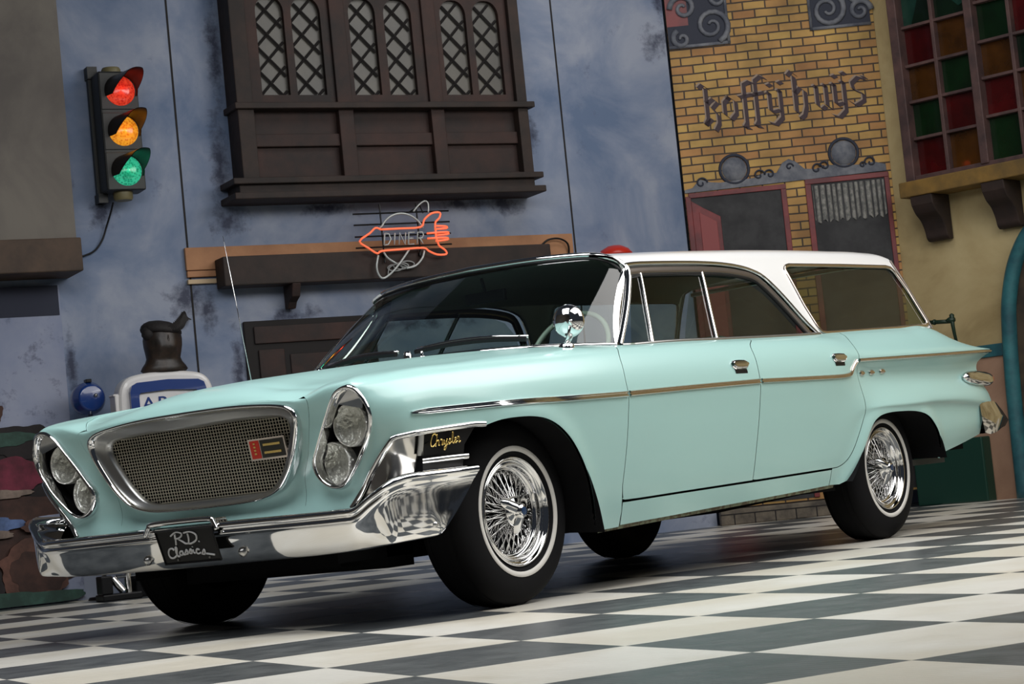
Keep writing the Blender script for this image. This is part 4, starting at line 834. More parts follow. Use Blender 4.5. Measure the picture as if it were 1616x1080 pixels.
# cowl between hood edge, fender and windshield
wb = smooth_line([(.44, 0, 1.0), (.455, .3, .997), (.52, .56, .988), (.635, .72, .978), (.74, .79, .973), (.838, .822, .969)], 8)
wb = resample(wb, 40); ce_ = smooth_line([tuple(sd[-1]), tuple(BODY.ev(sx(.62), 0)[0]), tuple(BODY.ev(sx(.80), 0)[0])], 8)
outer_c = resample(np.vstack([cow[:-1], ce_]), 40)
A = np.stack([outer_c+np.array([0, 0, -.006]), (outer_c+wb)/2+np.array([0, 0, -.003]), wb], 1)
part(MB().grid(np.concatenate([A[:0:-1]*np.array([1, -1, 1]), A])), 'cowl', MINT, smooth=True)

# -- roof shell
RX = {.75: 1.362, 1.0: 1.380, 1.3: 1.396, 1.65: 1.416, 2.0: 1.432, 2.4: 1.449, 2.74: 1.460, 3.2: 1.471, 3.6: 1.477, 3.8: 1.471, 3.95: 1.440, 4.15: 1.37}
gw = lambda z: .84-.40*(z-.96)
RN = []
for x, S in sorted(RX.items()):
    z1, z2 = S-.12, S-.062
    RN.append([(x, gw(.94), .94), (x, gw((.94+z1)/2), (.94+z1)/2), (x, gw(z1), z1), (x, gw(z2)-.004, z2), (x, gw(z2)-.022, S-.026), (x, .600, S-.004), (x, .53, S+.006), (x, .36, S+.018), (x, .18, S+.025), (x, 0, S+.027)])
RTK = [0, .16, .34, .41, .455, .51, .585, .76, .94, 1.12]
ROOF = Surf(RN, sorted(RX), RTK, flip=-1)
rg = lambda pts: ROOF.inv(pts, [0, 2], tmax=.46)
driptop = [(1.165, 1.322), (1.30, 1.335), (1.68, 1.350), (1.90, 1.354), (2.03, 1.352), (2.14, 1.345), (2.24, 1.330), (2.337, 1.295), (2.44, 1.198), (2.531, 1.082), (2.60, 1.012)]
qwin = [(2.592, 1.345), (2.615, 1.362), (2.66, 1.370), (3.2, 1.384), (3.74, 1.394), (3.79, 1.388), (3.812, 1.365), (3.852, 1.265), (3.893, 1.085), (3.888, 1.070), (3.86, 1.064), (3.3, 1.042), (2.70, 1.022), (2.655, 1.026), (2.636, 1.050), (2.608, 1.161)]
qs = rg(dens(qwin, .02, True))
rear = [(3.918, 1.075), (3.890, 1.20), (3.862, 1.32), (3.845, 1.41), (3.838, 1.455)]
hd = [(1.12, .455), (1.085, .51), (1.065, .585), (1.025, .76), (1.005, .94), (1.0, 1.12)]
roofL = np.vstack([rg(dens(smooth_line(driptop, 4), .02)), rg(dens([(2.60, 1.012), (2.66, 1.005)], .02))[1:], rg(dens([(2.66, 1.008), (3.3, 1.028), (3.86, 1.048), (3.92, 1.055)], .03)), rg(dens(smooth_line(rear, 3), .02)),
                   dens([(3.85, .51), (3.88, .60), (3.93, .8), (3.95, 1.12)], .03), dens([(3.95, 1.12), (1.0, 1.12)], .04)[1:], dens(hd[::-1], .03)[1:], rg([(1.145, 1.345)])])
mb = MB(); panel(ROOF, roofL, BOTH, holes=[qs], step=.035, gap=0, flange=.01, mb=mb)
part(mb.weld(), 'roof', WHITE)
# headliner
A = ROOF.ev(*[q.ravel() for q in np.meshgrid(np.linspace(1.15, 3.8, 30), np.linspace(.40, 1.12, 20), indexing='ij')]).reshape(30, 20, 3)-np.array([0, 0, .02])
part(MB().grid(np.concatenate([A, A[:, -2::-1]*np.array([1, -1, 1])], 1)), 'headliner', mat('headliner_cloth', (.25, .26, .24, 1), .8), smooth=True, fixn=False)
def onroof(pts, k=4, h=.03, closed=False):
    st = rg(dens(smooth_line(pts, k, closed) if k else pts, h, closed)); return ROOF.ev(st[:, 0], st[:, 1]), ROOF.nrm(st[:, 0], st[:, 1])
# drip moulding, door window header, quarter window frame
DSAT = mat('dark_brown_metal', (.20, .17, .15, 1), .3, .8)  # dark brown metal for the window headers and tailgate window frame
P, N = onroof(driptop)
pair(P, N, .010, .012, 'drip_rail', CHROME)
hdr = [(x, z-.030) for x, z in driptop[:7]]+[(2.31, 1.262), (2.40, 1.175), (2.485, 1.07), (2.535, 1.005)]
P, N = onroof(hdr); pair(P, N, .016, .006, 'window_header', DSAT)
P, N = onroof([(x, z-.02) for x, z in hdr[:7]]+[(2.288, 1.247), (2.375, 1.165), (2.455, 1.07), (2.505, 1.005)]); pair(P-N*.006, N, .007, .008, 'window_weatherstrip', BLACK)
P, N = onroof(qwin, 0, .03, True); pair(P, N, .010, .008, 'quarter_window_frame', GOLDC, closed=True)
for sg in BOTH:
    # glass: vent, front, rear and quarter panes
    vent = rg(dens([(1.20, 1.285), (1.258, 1.285), (1.108, .975), (.95, .972), (1.07, 1.13)], .04, True))
    fw_ = rg(dens([(1.275, 1.285), (1.79, 1.312), (1.64, .985), (1.125, .975)], .05, True))
    rw_ = rg(dens([(1.81, 1.312), (2.04, 1.302), (2.18, 1.275), (2.29, 1.215), (2.40, 1.10), (2.48, 1.0), (1.66, .985)], .05, True))
    part(panel(ROOF, vent, (sg,), gap=0, flange=0, off=-.006), 'vent_window', GLASS)
    part(panel(ROOF, fw_, (sg,), gap=0, flange=0, off=-.010), 'door_window', GLASS)
    part(panel(ROOF, rw_, (sg,), gap=0, flange=0, off=-.012), 'door_window', GLASS)
    part(panel(ROOF, qs, (sg,), gap=0, flange=0, off=-.008), 'quarter_window', GLASS)
    P, N = onroof([(1.268, 1.288), (1.110, .975)], 0); part(ribbon(P-N*.004, N, .009, .010, sides=(sg,)), 'window_post', CHROME, smooth=True)
    P, N = onroof([(1.80, 1.314), (1.648, .985)], 0); part(ribbon(P-N*.006, N, .012, .010, sides=(sg,)), 'window_post', CHROME, smooth=True)
    st = topline(.86, 2.60); P = BODY.ev(st[:, 0], st[:, 1]); P[:, 2] += .002
    part(ribbon(P, np.tile([0, .3, .954], (len(P), 1)), .010, .008, sides=(sg,)), 'belt_moulding', SATIN, smooth=True)
# -- windshield
FRM = smooth_line([(1.0, 0, 1.402), (1.02, .3, 1.397), (1.065, .5, 1.388), (1.105, .60, 1.377), (1.145, .655, 1.355), (1.172, .688, 1.325), (1.166, .712, 1.281), (1.067, .757, 1.163), (.946, .803, 1.048), (.856, .836, .970)], 6)
nF = len(FRM)
top = smooth_line([(.995, 0, 1.390), (1.012, .3, 1.385), (1.055, .5, 1.375), (1.092, .60, 1.363), (1.130, .650, 1.340), (1.155, .688, 1.300)], 6); top = resample(top, 40)
glassG = np.stack([wb*(1-b)+top*b+np.array([-.030, .0, 0])*math.sin(PI*b) for b in np.linspace(0, 1, 14)], 1)
fullg = np.concatenate([glassG[::-1]*np.array([1, -1, 1]), glassG[1:]], 0)
part(MB().grid(fullg), 'windshield', GLASSD, smooth=True, fixn=False, out=(-1, 0, .5))
for sg in BOTH: part(MB().tube([(x+.03, sg*(y-.03), z) for x, y, z in FRM[int(nF*.45):]], .022, 8), 'pillar_lining', mat('dark_blue_grey_lining', (.03, .04, .055, 1), .5), smooth=True)
# A pillar chrome: outer edge on the frame curve, inner edge on the glass edge
Pn = np.array([(-.55, .55, .35)]*nF); k0 = int(nF*.40)
Pn[:k0] = (-.6, .05, .8)
for i in range(k0, nF): f = (i-k0)/(nF-k0); Pn[i] = (-.6-.1*f, .05+.75*f, .8-.6*f)
Pn /= np.linalg.norm(Pn, axis=1)[:, None]
part(ribbon(*lr(FRM, Pn), .013, .014), 'windshield_moulding', CHROME, smooth=True)
gE = glassG[-1][::-1]; oE = resample(FRM[int(nF*.50):], 14)
A = np.stack([oE+np.array([0, -.008, 0]), oE*.5+gE*.5+np.array([-.006, .004, .0]), gE+np.array([-.004, 0, 0])], 1)
for sg in BOTH: part(MB().grid(A*np.array([1, sg, 1])), 'windshield_pillar', CHROME, smooth=True, fixn=False)
tE = glassG[:, -1]; nrmT = np.tile([-.75, 0, .65], (len(tE), 1))
part(ribbon(*lr(tE, nrmT), .007, .006), 'windshield_seal', BLACK, smooth=True)
nb = np.tile([-.6, 0, .8], (len(wb), 1)); part(ribbon(*lr(wb, nb), .012, .010), 'cowl_moulding', CHROME, smooth=True)
# -- tail: rear panel, tailgate and glass
mb = MB(); ys = np.linspace(-1, 1, 21); zs = [(.94, 4.36, .72), (.86, 4.30, .86), (.80, 4.27, .87), (.68, 4.30, .89), (.60, 4.30, .89), (.48, 4.20, .88)]
mb.grid([[(x-.06*abs(y)**3*0, w*y, z) for z, x, w in zs] for y in ys])
part(mb, 'tailgate', MINT, smooth=True, fixn=False)
q0 = topline(3.90, 4.43, .05); P = BODY.ev(q0[:, 0], q0[:, 1]); mb = MB()
mb.grid([[(p[0]+.01, p[1]*y, p[2]) for p in P] for y in np.linspace(-1, 1, 11)]); part(mb, 'rear_deck', MINT, smooth=True, fixn=False)
gz = [(1.45, 3.86, .62), (1.25, 3.91, .70), (1.05, 3.97, .775)]
mb = MB(); mb.grid([[(x+.05*(1-y*y), w*y, z) for z, x, w in gz] for y in np.linspace(-1, 1, 15)]); part(mb, 'tailgate_window', GLASS, smooth=True, fixn=False, out=(1, 0, .2))
P, N = onroof([(3.838, 1.43), (3.862, 1.30), (3.900, 1.15), (3.918, 1.05)]); pair(P, N, .009, .008, 'tailgate_window_frame', DSAT)
part(MB().tube([(3.845, -.60, 1.425), (3.92, -.3, 1.44), (3.93, 0, 1.442), (3.92, .3, 1.44), (3.845, .60, 1.425)], .012, 8), 'tailgate_window_header', SATIN, smooth=True)

# -- side mouldings
def onbody(pts, h=.03, k=4): st = side(dens(smooth_line(pts, k), h), smin=SK[6]); return BODY.ev(st[:, 0], st[:, 1]), BODY.nrm(st[:, 0], st[:, 1])
def seg(pts, x0, x1): return [p for p in pts if x0 <= p[0] <= x1]
spear = [(-.655, .722), (-.60, .7245), (-.4, .731), (-.175, .737), (.2, .744), (.606, .752)]
GRO = [(-1, -.3), (-1, .5), (-.7, 1), (-.35, 1), (-.2, .45), (.2, .45), (.35, 1), (.7, 1), (1, .5), (1, -.3)]
for sg in BOTH:
    P, N = onbody(spear); w = np.full(len(P), .0125); w[:6] = np.linspace(.004, .0125, 6)
    part(ribbon(P, N, w, .010, sides=(sg,), prof=GRO), 'side_moulding', CHROME, auto=40)
    P, N = onbody([(.624, .753), (1.1, .768), (1.655, .783)]); part(ribbon(P, N, .0115, .009, sides=(sg,), prof=GRO), 'side_moulding', GOLDC, auto=40)
    P, N = onbody([(1.672, .784), (2.0, .787), (2.40, .792), (2.50, .797)]); P2, N2 = onbody([(2.50, .797), (2.56, .806), (2.60, .835), (2.64, .866)], .01)
    part(ribbon(np.vstack([P, P2[1:]]), np.vstack([N, N2[1:]]), .0105, .009, sides=(sg,), prof=GRO), 'side_moulding', GOLDC, auto=40)
    P, N = onbody([(2.665, .868), (3.1, .878), (3.6, .890), (4.0, .902), (4.30, .911), (4.43, .914)]); part(ribbon(P, N, .0085, .009, sides=(sg,)), 'side_moulding', GOLDC, smooth=True)
    for x, z in ((2.725, .808), (2.845, .811), (2.965, .815)):
        P, N = onbody([(x-.026, z), (x+.026, z)], .013); w = np.interp(np.linspace(0, 1, len(P)), [0, .15, .5, .85, 1], [.005, .013, .015, .013, .005])
        part(ribbon(P, N, w, .010, sides=(sg,)), 'quarter_emblem', GOLDC, smooth=True)
# -- door handles
for sg, d1, d2 in doors:
    for d, x, z in ((d1, 1.52, .857), (d2, 2.448, .880)):
        P, N = onbody([(x-.062, z), (x+.062, z+.001)], .01); n = len(P)
        w = np.interp(np.linspace(0, 1, n), [0, .12, .5, .88, 1], [.008, .021, .023, .021, .008]); part(ribbon(P, N, w, .016, sides=(sg,)), 'door_handle', CHROME, d, smooth=True, label='chrome door handle')
        P, N = onbody([(x-.05, z-.028), (x+.05, z-.027)], .01); part(ribbon(P, N, .010, .002, sides=(sg,)), 'handle_shadow', BLACK, d, smooth=True)  # black strip standing in for the shadow below the handle
# -- chrome filler and black script panel behind the bumper wing
lowf = [(.705, .42), (.726, .446), (.80, .535), (.86, .602), (.898, .645)]
for sg in BOTH:
    a = front(dens(lowf, .02)); b = side(dens([(-.64, .653), (-.50, .662), (-.36, .670), (-.30, .668)], .02), smin=S7)
    P = np.vstack([BODY.ev(a[:, 0], a[:, 1]), BODY.ev(b[:, 0], b[:, 1])]); N = np.vstack([BODY.nrm(a[:, 0], a[:, 1]), BODY.nrm(b[:, 0], b[:, 1])])
    P = resample(P, 40); N = resample(N, 40)
    part(ribbon(P, N, .011, .012, sides=(sg,)), 'fender_edge_moulding', CHROME, smooth=True)
    cp = np.vstack([a, side(dens([(-.64, .653), (-.60, .655), (-.60, .40)], .03), smin=S7), front([(.83, .42), (.76, .415)])])
    part(panel(BODY, dens(cp, .02, True), (sg,), gap=0, off=-.010, flange=0, step=.02), 'fender_filler', mat('soft_chrome', (.62, .60, .57, 1), .16, 1.0))
    bp = np.vstack([side(dens([(-.605, .656), (-.45, .664), (-.33, .67)], .02), smin=S7), side(dens([(-.33, .67), (-.395, .60), (-.41, .46), (-.605, .46)], .02), smin=S7)])
    part(panel(BODY, dens(bp, .02, True), (sg,), gap=0, off=-.012, flange=0, step=.02), 'script_panel', BLACK)
    P, N = onbody([(-.60, .555), (-.5, .558), (-.392, .560)]); part(ribbon(P, N, .010, .008, sides=(sg,)), 'script_panel_trim', CHROME, smooth=True)
    P, N = onbody([(-.607, .575), (-.607, .652)], .02, 2); part(ribbon(P, N, .012, .004, sides=(sg,)), 'script_panel_edge', SATIN, smooth=True)
# script lettering on the panel (strokes in a unit box: x 0..8, y -1..3)
SCR = [[(1.5, 2.3), (1.2, 2.7), (.7, 2.5), (.35, 1.6), (.3, .8), (.6, .2), (1.0, .3), (1.4, .7)], [(1.6, 2.6), (1.45, 1.2), (1.35, .1)], [(1.4, .9), (1.8, 1.3), (2.0, 1.1), (1.95, .3), (2.2, .2)],
       [(2.35, 1.2), (2.45, 1.35), (2.75, 1.2), (2.7, .6), (2.7, .2), (2.95, .2)], [(3.1, 1.2), (3.1, .5), (3.35, .2), (3.65, .9)], [(3.75, 1.3), (3.7, .2), (3.5, -.6), (3.2, -.9), (3.15, -.5), (3.9, .2)],
       [(4.05, .4), (4.4, 1.25), (4.55, .7), (4.45, .2), (4.1, .15), (4.9, .5)], [(4.9, .4), (5.2, 2.2), (5.05, 2.5), (4.95, 2.0), (5.0, .6), (5.25, .15), (5.5, .5)], [(5.5, .6), (5.85, .9), (5.8, 1.25), (5.55, 1.1), (5.5, .5), (5.8, .15), (6.15, .5)],
       [(6.2, .9), (6.3, 1.35), (6.6, 1.2), (6.5, .5), (6.6, .15), (6.95, .4)]]
for sg in BOTH:
    mb = MB()
    for st in SCR:
        q = smooth_line([((-.572 if sg < 0 else -.432)+(.0205 if sg < 0 else -.0205)*x, .598+.0165*y+.0015*x) for x, y in st], 3)
        s_ = side(q, smin=S7); P = BODY.ev(s_[:, 0], s_[:, 1]); mb.tube(P*np.array([1, sg, 1])+np.array([0, sg*.002, 0]), .0028, 5)
    part(mb, 'script_lettering', GOLD, smooth=True)

# -- grille
gx = lambda z, d=0: -.722-.2*(z-.5)+d
def ring(o, x, scale=1., dz=0.):
    q = np.array(o)*np.array([scale, 1]); q[:, 1] = .65+(q[:, 1]-.65)*scale+dz
    L = np.vstack([q, (q*np.array([-1, 1]))[::-1][1:-1]]); return L
def polar(o, n=160, full=True):
    L = ring(o, 0) if full else np.array(o); c = np.array([0, .65]); L = dens(L, .005, True); an = np.arctan2(L[:, 1]-c[1], (L[:, 0]-c[0])*.45); r = np.hypot(*(L-c).T)
    k = np.argsort(an); t = np.linspace(-PI, PI, n, endpoint=False); return np.stack([np.interp(t, an[k], L[k][:, 0], period=2*PI), np.interp(t, an[k], L[k][:, 1], period=2*PI)], 1)
go, gi = polar(GOUT), polar(GIN)
def lay(L, d): return [(gx(p[1], d), p[0], p[1]) for p in L]
mix = lambda t: go*(1-t)+gi*t
A = [lay(go*1.0+0, .02), lay(go, -.012), lay(mix(.10), -.024), lay(mix(.22), -.020), lay(mix(.30), -.004)]
part(MB().grid(np.array(A), closed_v=True), 'grille_surround', CHROME, smooth=True, fixn=False)
A = [lay(mix(.30), -.004), lay(mix(.42), .004), lay(mix(.80), .012), lay(mix(.95), .018), lay(mix(1.02), .040)]
part(MB().grid(np.array(A), closed_v=True), 'grille_inner_band', SATIN, smooth=True, fixn=False)
gp = ring(GIN, 0, .995)
mb = MB(); gxm = lambda z: gx(z, .036)
def spans(axis, c):
    o = []; n = len(gp)
    for i in range(n):
        a, b = gp[i], gp[(i+1) % n]
        if (a[axis] > c) != (b[axis] > c): t = (c-a[axis])/(b[axis]-a[axis]); o.append(a[1-axis]+t*(b[1-axis]-a[1-axis]))
    o.sort(); return list(zip(o[::2], o[1::2]))
y = -.46
while y <= .461:
    for a, b in spans(0, y):
        mb.add([(gxm(z)+dx, y+dy, z) for z in (a, b) for dx, dy in ((0, -.0013), (0, .0013), (.002, .0013), (.002, -.0013))], [(0, 1, 5, 4), (1, 2, 6, 5), (3, 0, 4, 7)])
    y += .0142
z = .514
while z < .775:
    for a, b in spans(1, z):
        mb.add([(gxm(z)+dx-.001, yy, z+dz) for yy in (a, b) for dx, dz in ((0, -.0013), (0, .0013), (.002, .0013), (.002, -.0013))], [(0, 1, 5, 4), (1, 2, 6, 5), (3, 0, 4, 7)])
    z += .0115
part(mb, 'grille_mesh', mat('grille_mesh_metal', (.70, .65, .52, 1), .33, .6), fixn=False)
part(MB().add([(gx(p[1], .075), p[0], p[1]) for p in gp], [tuple(range(len(gp)))]), 'grille_backing', MATTE)
# badge in the grille
bm_ = MB().box(-.006, 0, -.430, -.255, .625, .700); 
def tilt(mb, d=0):
    mb.v = [(gx(z, .018)+x+d, y, z) for x, y, z in mb.v]; return mb
bdg = part(tilt(MB().box(-.004, .004, -.432, -.255, .624, .702)), 'grille_badge', GOLDC)
part(tilt(MB().box(-.006, -.004, -.306, -.262, .631, .695)), 'badge_field', REDP, bdg, label='red enamel field')
part(tilt(MB().box(-.006, -.004, -.424, -.312, .631, .695)), 'badge_field', mat('badge_black', (.02, .02, .015, 1), .3), bdg, label='black enamel field')
mb = MB().box(-.009, -.006, -.410, -.328, .673, .681).box(-.009, -.006, -.410, -.328, .645, .653)
for zz in (.648, .660, .672, .684): mb.box(-.008, -.006, -.290, -.280, zz-.003, zz+.003)
part(tilt(mb), 'badge_bar', GOLD, bdg)
# -- headlights
zt = lambda z: -.735-.17*(z-.49)
pc = BEZ.mean(0)
for sg in BOTH:
    e = BODY.ev(bez_st[:, 0], bez_st[:, 1])
    def rg_(sc, d): 
        q = (BEZ-pc)*sc+pc; f = np.minimum(e[:, 0], -.60); fx = np.where(sc > .97, e[:, 0], zt(q[:, 1])+.02*np.clip((q[:, 0]-.80)/.06, 0, 1))
        return np.stack([fx+d, q[:, 0], q[:, 1]], 1)
    A = [rg_(1.02, .012), rg_(1.02, -.004), rg_(1.0, -.016), rg_(.955, -.016), rg_(.92, -.004), rg_(.90, .074)]
    part(MB().grid(np.array([rg_(.90, .03), rg_(.895, .074)])*np.array([1, sg, 1]), closed_v=True), 'headlight_well', BLACK, smooth=True, fixn=False)
    A[-1] = rg_(.90, .03)
    bz = part(MB().grid(np.array(A)*np.array([1, sg, 1]), closed_v=True), 'headlight_bezel', CHROME, smooth=True, fixn=False)
    q = (BEZ-pc)*.91+pc; P = [(zt(p[1])+.068, sg*p[0], p[1]) for p in q]
    part(MB().add(P, [tuple(range(len(P)))]), 'headlight_panel', BLACK)
    q = np.array([p for p in (BEZ-pc)*.93+pc if p[1] > .768]); P = [(zt(p[1])+.012-.02*0, sg*p[0], p[1]) for p in q]
    k = np.argsort(q[:, 0]); qq = q[k]; qq = np.vstack([qq, [(qq[-1][0]-.012, .755), (.72, .780), (qq[0][0]+.005, .765)]])
    part(MB().add([(zt(p[1])+.010+.05*max(0, .80-p[1]), sg*p[0], p[1]) for p in qq], [tuple(range(len(qq)))]), 'headlight_hood', CHROME)
    for hx, hw, hz in ((-.742, .738, .706), (-.730, .634, .580)):
        lm = MB().lathe([(.076, .045), (.077, .006), (.0745, .0), (.0715, .001), (.070, .006), (.060, .016), (.040, .026), (.015, .031), (0, .032)], (hx, sg*hw, hz), 'x', 40)
        hl = part(lm, 'headlamp', mat('lamp_reflector', (.80, .79, .74, 1), .30, .62, bump=(38, .9, .02)), smooth=True, fixn=False)
        part(MB().lathe([(.0, -.016), (.02, -.0145), (.04, -.010), (.058, -.003), (.0715, .006)], (hx, sg*hw, hz), 'x', 40), 'headlamp_lens', CLEAR, hl, smooth=True, fixn=False, out=(-1, 0, 0))

# -- bumper
BT = [(-.865, 0, .422, .262), (-.865, .2, .422, .262), (-.863, .4, .421, .263), (-.858, .60, .420, .265), (-.848, .74, .420, .268), (-.836, .80, .424, .270), (-.815, .86, .462, .275), (-.785, .918, .497, .279),
      (-.735, .955, .515, .283), (-.66, .985, .520, .287), (-.58, 1.000, .522, .290), (-.50, 1.005, .524, .292), (-.385, 1.008, .527, .292)]
BD = resample(smooth_line(BT, 12), 170); BD[0, 1] = 0
TG = np.gradient(BD[:, :2], axis=0); TG /= np.linalg.norm(TG, axis=1)[:, None]; NG = np.stack([-TG[:, 1], TG[:, 0]], 1); NG[0] = (-1, 0)
SB = np.r_[0, np.cumsum(np.hypot(*np.diff(BD[:, :2], axis=0).T))]
A = []
for i, (x, w, zt_, zb) in enumerate(BD):
    f = np.clip((w-.78)/.17, 0, 1); f = f*f*(3-2*f)
    inb = .085*(1-f)+.17*f; g = 1-f; h = zb+.022-zt_+.056
    rows = [(-inb, zt_-.012), (-.035, zt_-.002), (-.014, zt_), (-.002, zt_-.007), (.001, zt_-.018), (-.009*g-.004*f, zt_-.030), (-.003*g-.008*f, zt_-.043), (-.012-.006*g, zt_-.056), (-.015-.020*g, zt_-.056+h*.36), (-.018-.036*g, zt_-.056+h*.72), (-.024-.048*g, zb+.022), (-.040-.052*g, zb+.004), (-.10, zb+.012)]
    u = max(0., (SB[i]-(SB[-1]-.26))/.26); R_ = []
    for d, z in smooth_line(rows, 4):
        k = max(0., (zt_-.015-z)/(zt_-.015-zb)); R_.append((x+NG[i][0]*d-.225*u**1.3*k**1.2, w+NG[i][1]*d, z))
    A.append(R_)
A = np.array(A)
full = np.concatenate([A[::-1]*np.array([1, -1, 1]), A[1:]], 0)
bumper = part(MB().grid(full), 'front_bumper', CHROME, smooth=True, fixn=False)
A2 = full.copy(); A2[:, :, 0] += .02; A2[:, :, 1] *= .985
part(MB().grid(A2[:, 14:]), 'bumper_back', MATTE, smooth=True, fixn=False)
for yb, zb in ((-.25, .307), (.235, .307)):
    part(MB().lathe([(0, -.012), (.008, -.010), (.012, -.004), (.018, 0), (.018, .01)], (-.822, yb, zb), 'x', 16), 'bumper_bolt', SATIN, bumper, smooth=True)
for sg in BOTH:
    part(MB().lathe([(0, .010), (.006, .009), (.010, .004), (.014, 0), (.014, -.01)], (-.618, sg*.972, .335), 'y', 16) if sg > 0 else MB().lathe([(0, -.010), (.006, -.009), (.010, -.004), (.014, 0), (.014, .01)], (-.618, sg*.972, .335), 'y', 16), 'bumper_bolt', SATIN, bumper, smooth=True)
# licence plate, its raised surround and lettering
mb = MB(); L = [(-.18, .395), (-.165, .425), (-.145, .436), (0, .438), (.145, .436), (.165, .425), (.185, .395)]
L = smooth_line(L, 4); mb.tube([(-.866+.0*abs(p[0]), p[0], p[1]) for p in L], .010, 8)
A = [[(-.872, p[0], p[1]) for p in L], [(-.80, p[0]*1.02, p[1]+.004) for p in L]]; mb.grid(A)
part(mb, 'plate_surround', CHROME, smooth=True, fixn=False)
def plt(u, v, d=0): return (-.845-.040*v/.12-d, u-.030, .288+v)
pl = [(-.142, 0), (.142, 0), (.142, .120), (-.142, .120)]
plate = part(MB().add([plt(u, v) for u, v in pl]+[plt(u, v, -.004) for u, v in pl], [(0, 1, 2, 3), (7, 6, 5, 4), (0, 4, 5, 1), (1, 5, 6, 2), (2, 6, 7, 3), (3, 7, 4, 0)]), 'licence_plate', mat('plate_black', (.004, .004, .004, 1), .4, spec=.2))
fm = MB(); fm.tube([plt(u, v, .002) for u, v in pl], .0035, 6, closed=True); part(fm, 'plate_frame', BLACK, plate)
RD = [[(3.0, 6.2), (3.2, 7.4), (3.0, 5.6), (2.85, 4.6)], [(2.4, 7.0), (3.4, 7.9), (4.3, 7.5), (4.0, 6.5), (3.1, 6.1)], [(3.5, 6.1), (4.1, 5.3), (4.5, 4.7), (4.9, 4.7)],
      [(5.3, 7.3), (5.25, 6.0), (5.0, 4.7)], [(4.7, 7.5), (5.8, 7.7), (6.6, 6.8), (6.4, 5.4), (5.4, 4.6), (4.9, 4.8)], [(6.75, 4.9), (6.8, 4.95)],
      [(2.2, 3.2), (2.0, 3.7), (1.5, 3.6), (1.15, 2.6), (1.2, 1.5), (1.7, 1.2), (2.3, 1.7)], [(2.4, 1.8), (2.75, 3.6), (2.6, 4.0), (2.45, 2.8), (2.55, 1.6), (2.9, 1.6)],
      [(3.6, 2.7), (3.2, 2.8), (3.0, 2.1), (3.3, 1.8), (3.6, 2.5), (3.6, 1.9), (3.9, 1.9)], [(3.9, 2.1), (4.25, 3.1), (4.4, 2.4), (4.2, 1.95), (3.95, 2.1)], [(4.6, 2.1), (4.95, 3.2), (5.1, 2.5), (4.9, 2.0), (4.65, 2.2)],
      [(5.35, 3.0), (5.35, 2.2), (5.6, 2.0)], [(5.4, 3.7), (5.42, 3.75)], [(6.4, 2.8), (6.0, 3.0), (5.8, 2.3), (6.0, 1.8), (6.5, 2.0)], [(6.7, 1.8), (7.1, 2.7), (7.2, 2.1), (7.0, 1.5), (6.6, 1.7)], [(7.3, 1.6), (8.1, 1.3), (8.6, 1.1)]]
mb = MB()
for st in RD:
    q = smooth_line([(.142-.284*(x/9.4), .004+.0138*y) for x, y in st], 3); mb.tube([plt(u, v, .002) for u, v in q], .0036, 5)
part(mb, 'plate_lettering', mat('plate_silver', (.6, .6, .6, 1), .4), plate, smooth=True)
mb = MB()
for u in (-.09, .07): mb.tube([plt(u, .012, .0), plt(u, .012, .004)], .004, 10)
part(mb, 'plate_screw', SATIN, plate)

# -- wheels: tyre, whitewall, wire rim
R = .345
tm = MB().lathe([(.196, .860), (.205, .872), (.226, .886), (.262, .889), (.300, .882), (.325, .868), (.339, .850), (.345, .82), (.3455, .775), (.345, .73), (.339, .70), (.325, .684), (.29, .670), (.24, .668), (.20, .69)], (0, 0, R), 'y', 72)
for yy in (.72, .75, .80, .83): tm.lathe([(.3462, yy-.004), (.3475, yy), (.3462, yy+.004)], (0, 0, R), 'y', 72)
wm = MB().lathe([(.2225, .8845), (.2235, .8878), (.241, .8905), (.2425, .8885)], (0, 0, R), 'y', 72)
rm = MB().lathe([(.204, .868), (.205, .876), (.201, .881), (.196, .878), (.193, .868), (.186, .860), (.184, .862), (.181, .868), (.176, .868), (.173, .856), (.170, .838), (.163, .834), (.160, .838), (.157, .834), (.155, .815), (.152, .790), (.150, .70)], (0, 0, R), 'y', 72)
dk = MB().lathe([(.0, .745), (.150, .745)], (0, 0, R), 'y', 40)
sp = MB(); n = 24
for k in range(n):
    for j, (rh, yh, ro, yo, da) in enumerate(((.046, .862, .152, .822, .20), (.046, .862, .152, .822, -.20), (.044, .80, .151, .800, .16), (.044, .80, .151, .800, -.16))):
        a = 2*PI*(k+.25*j)/n; b = a+da; sp.tube([(rh*math.cos(a), yh, R+rh*math.sin(a)), (ro*math.cos(b), yo, R+ro*math.sin(b))], .0022, 4, caps=False)
for k in range(48):
    a = 2*PI*k/48; sp.tube([(.152*math.cos(a), .822-.022*(k % 2), R+.152*math.sin(a)), (.143*math.cos(a), .826-.022*(k % 2), R+.143*math.sin(a))], .0042, 5)
hb = MB().lathe([(.050, .78), (.050, .862), (.056, .866), (.057, .872), (.050, .878), (.036, .884), (.030, .893), (.028, .905), (.020, .912), (0, .914)], (0, 0, R), 'y', 36)
for k in range(3):
    a = 2*PI*k/3+.5; ca, sa = math.cos(a), math.sin(a); pr = lambda r, t, y: (r*ca-t*sa, y, R+r*sa+t*ca)
    A = [[pr(r, t*w, y+hh*(1-t*t)) for t in (-1, -.6, 0, .6, 1)] for r, w, y, hh in ((.012, .020, .898, .014), (.035, .023, .886, .018), (.060, .021, .874, .018), (.078, .016, .868, .012), (.086, .006, .864, .004))]
    hb.grid(A)
badge = MB().lathe([(.016, .9135), (.013, .9142), (0, .9145)], (0, 0, R), 'y', 20)
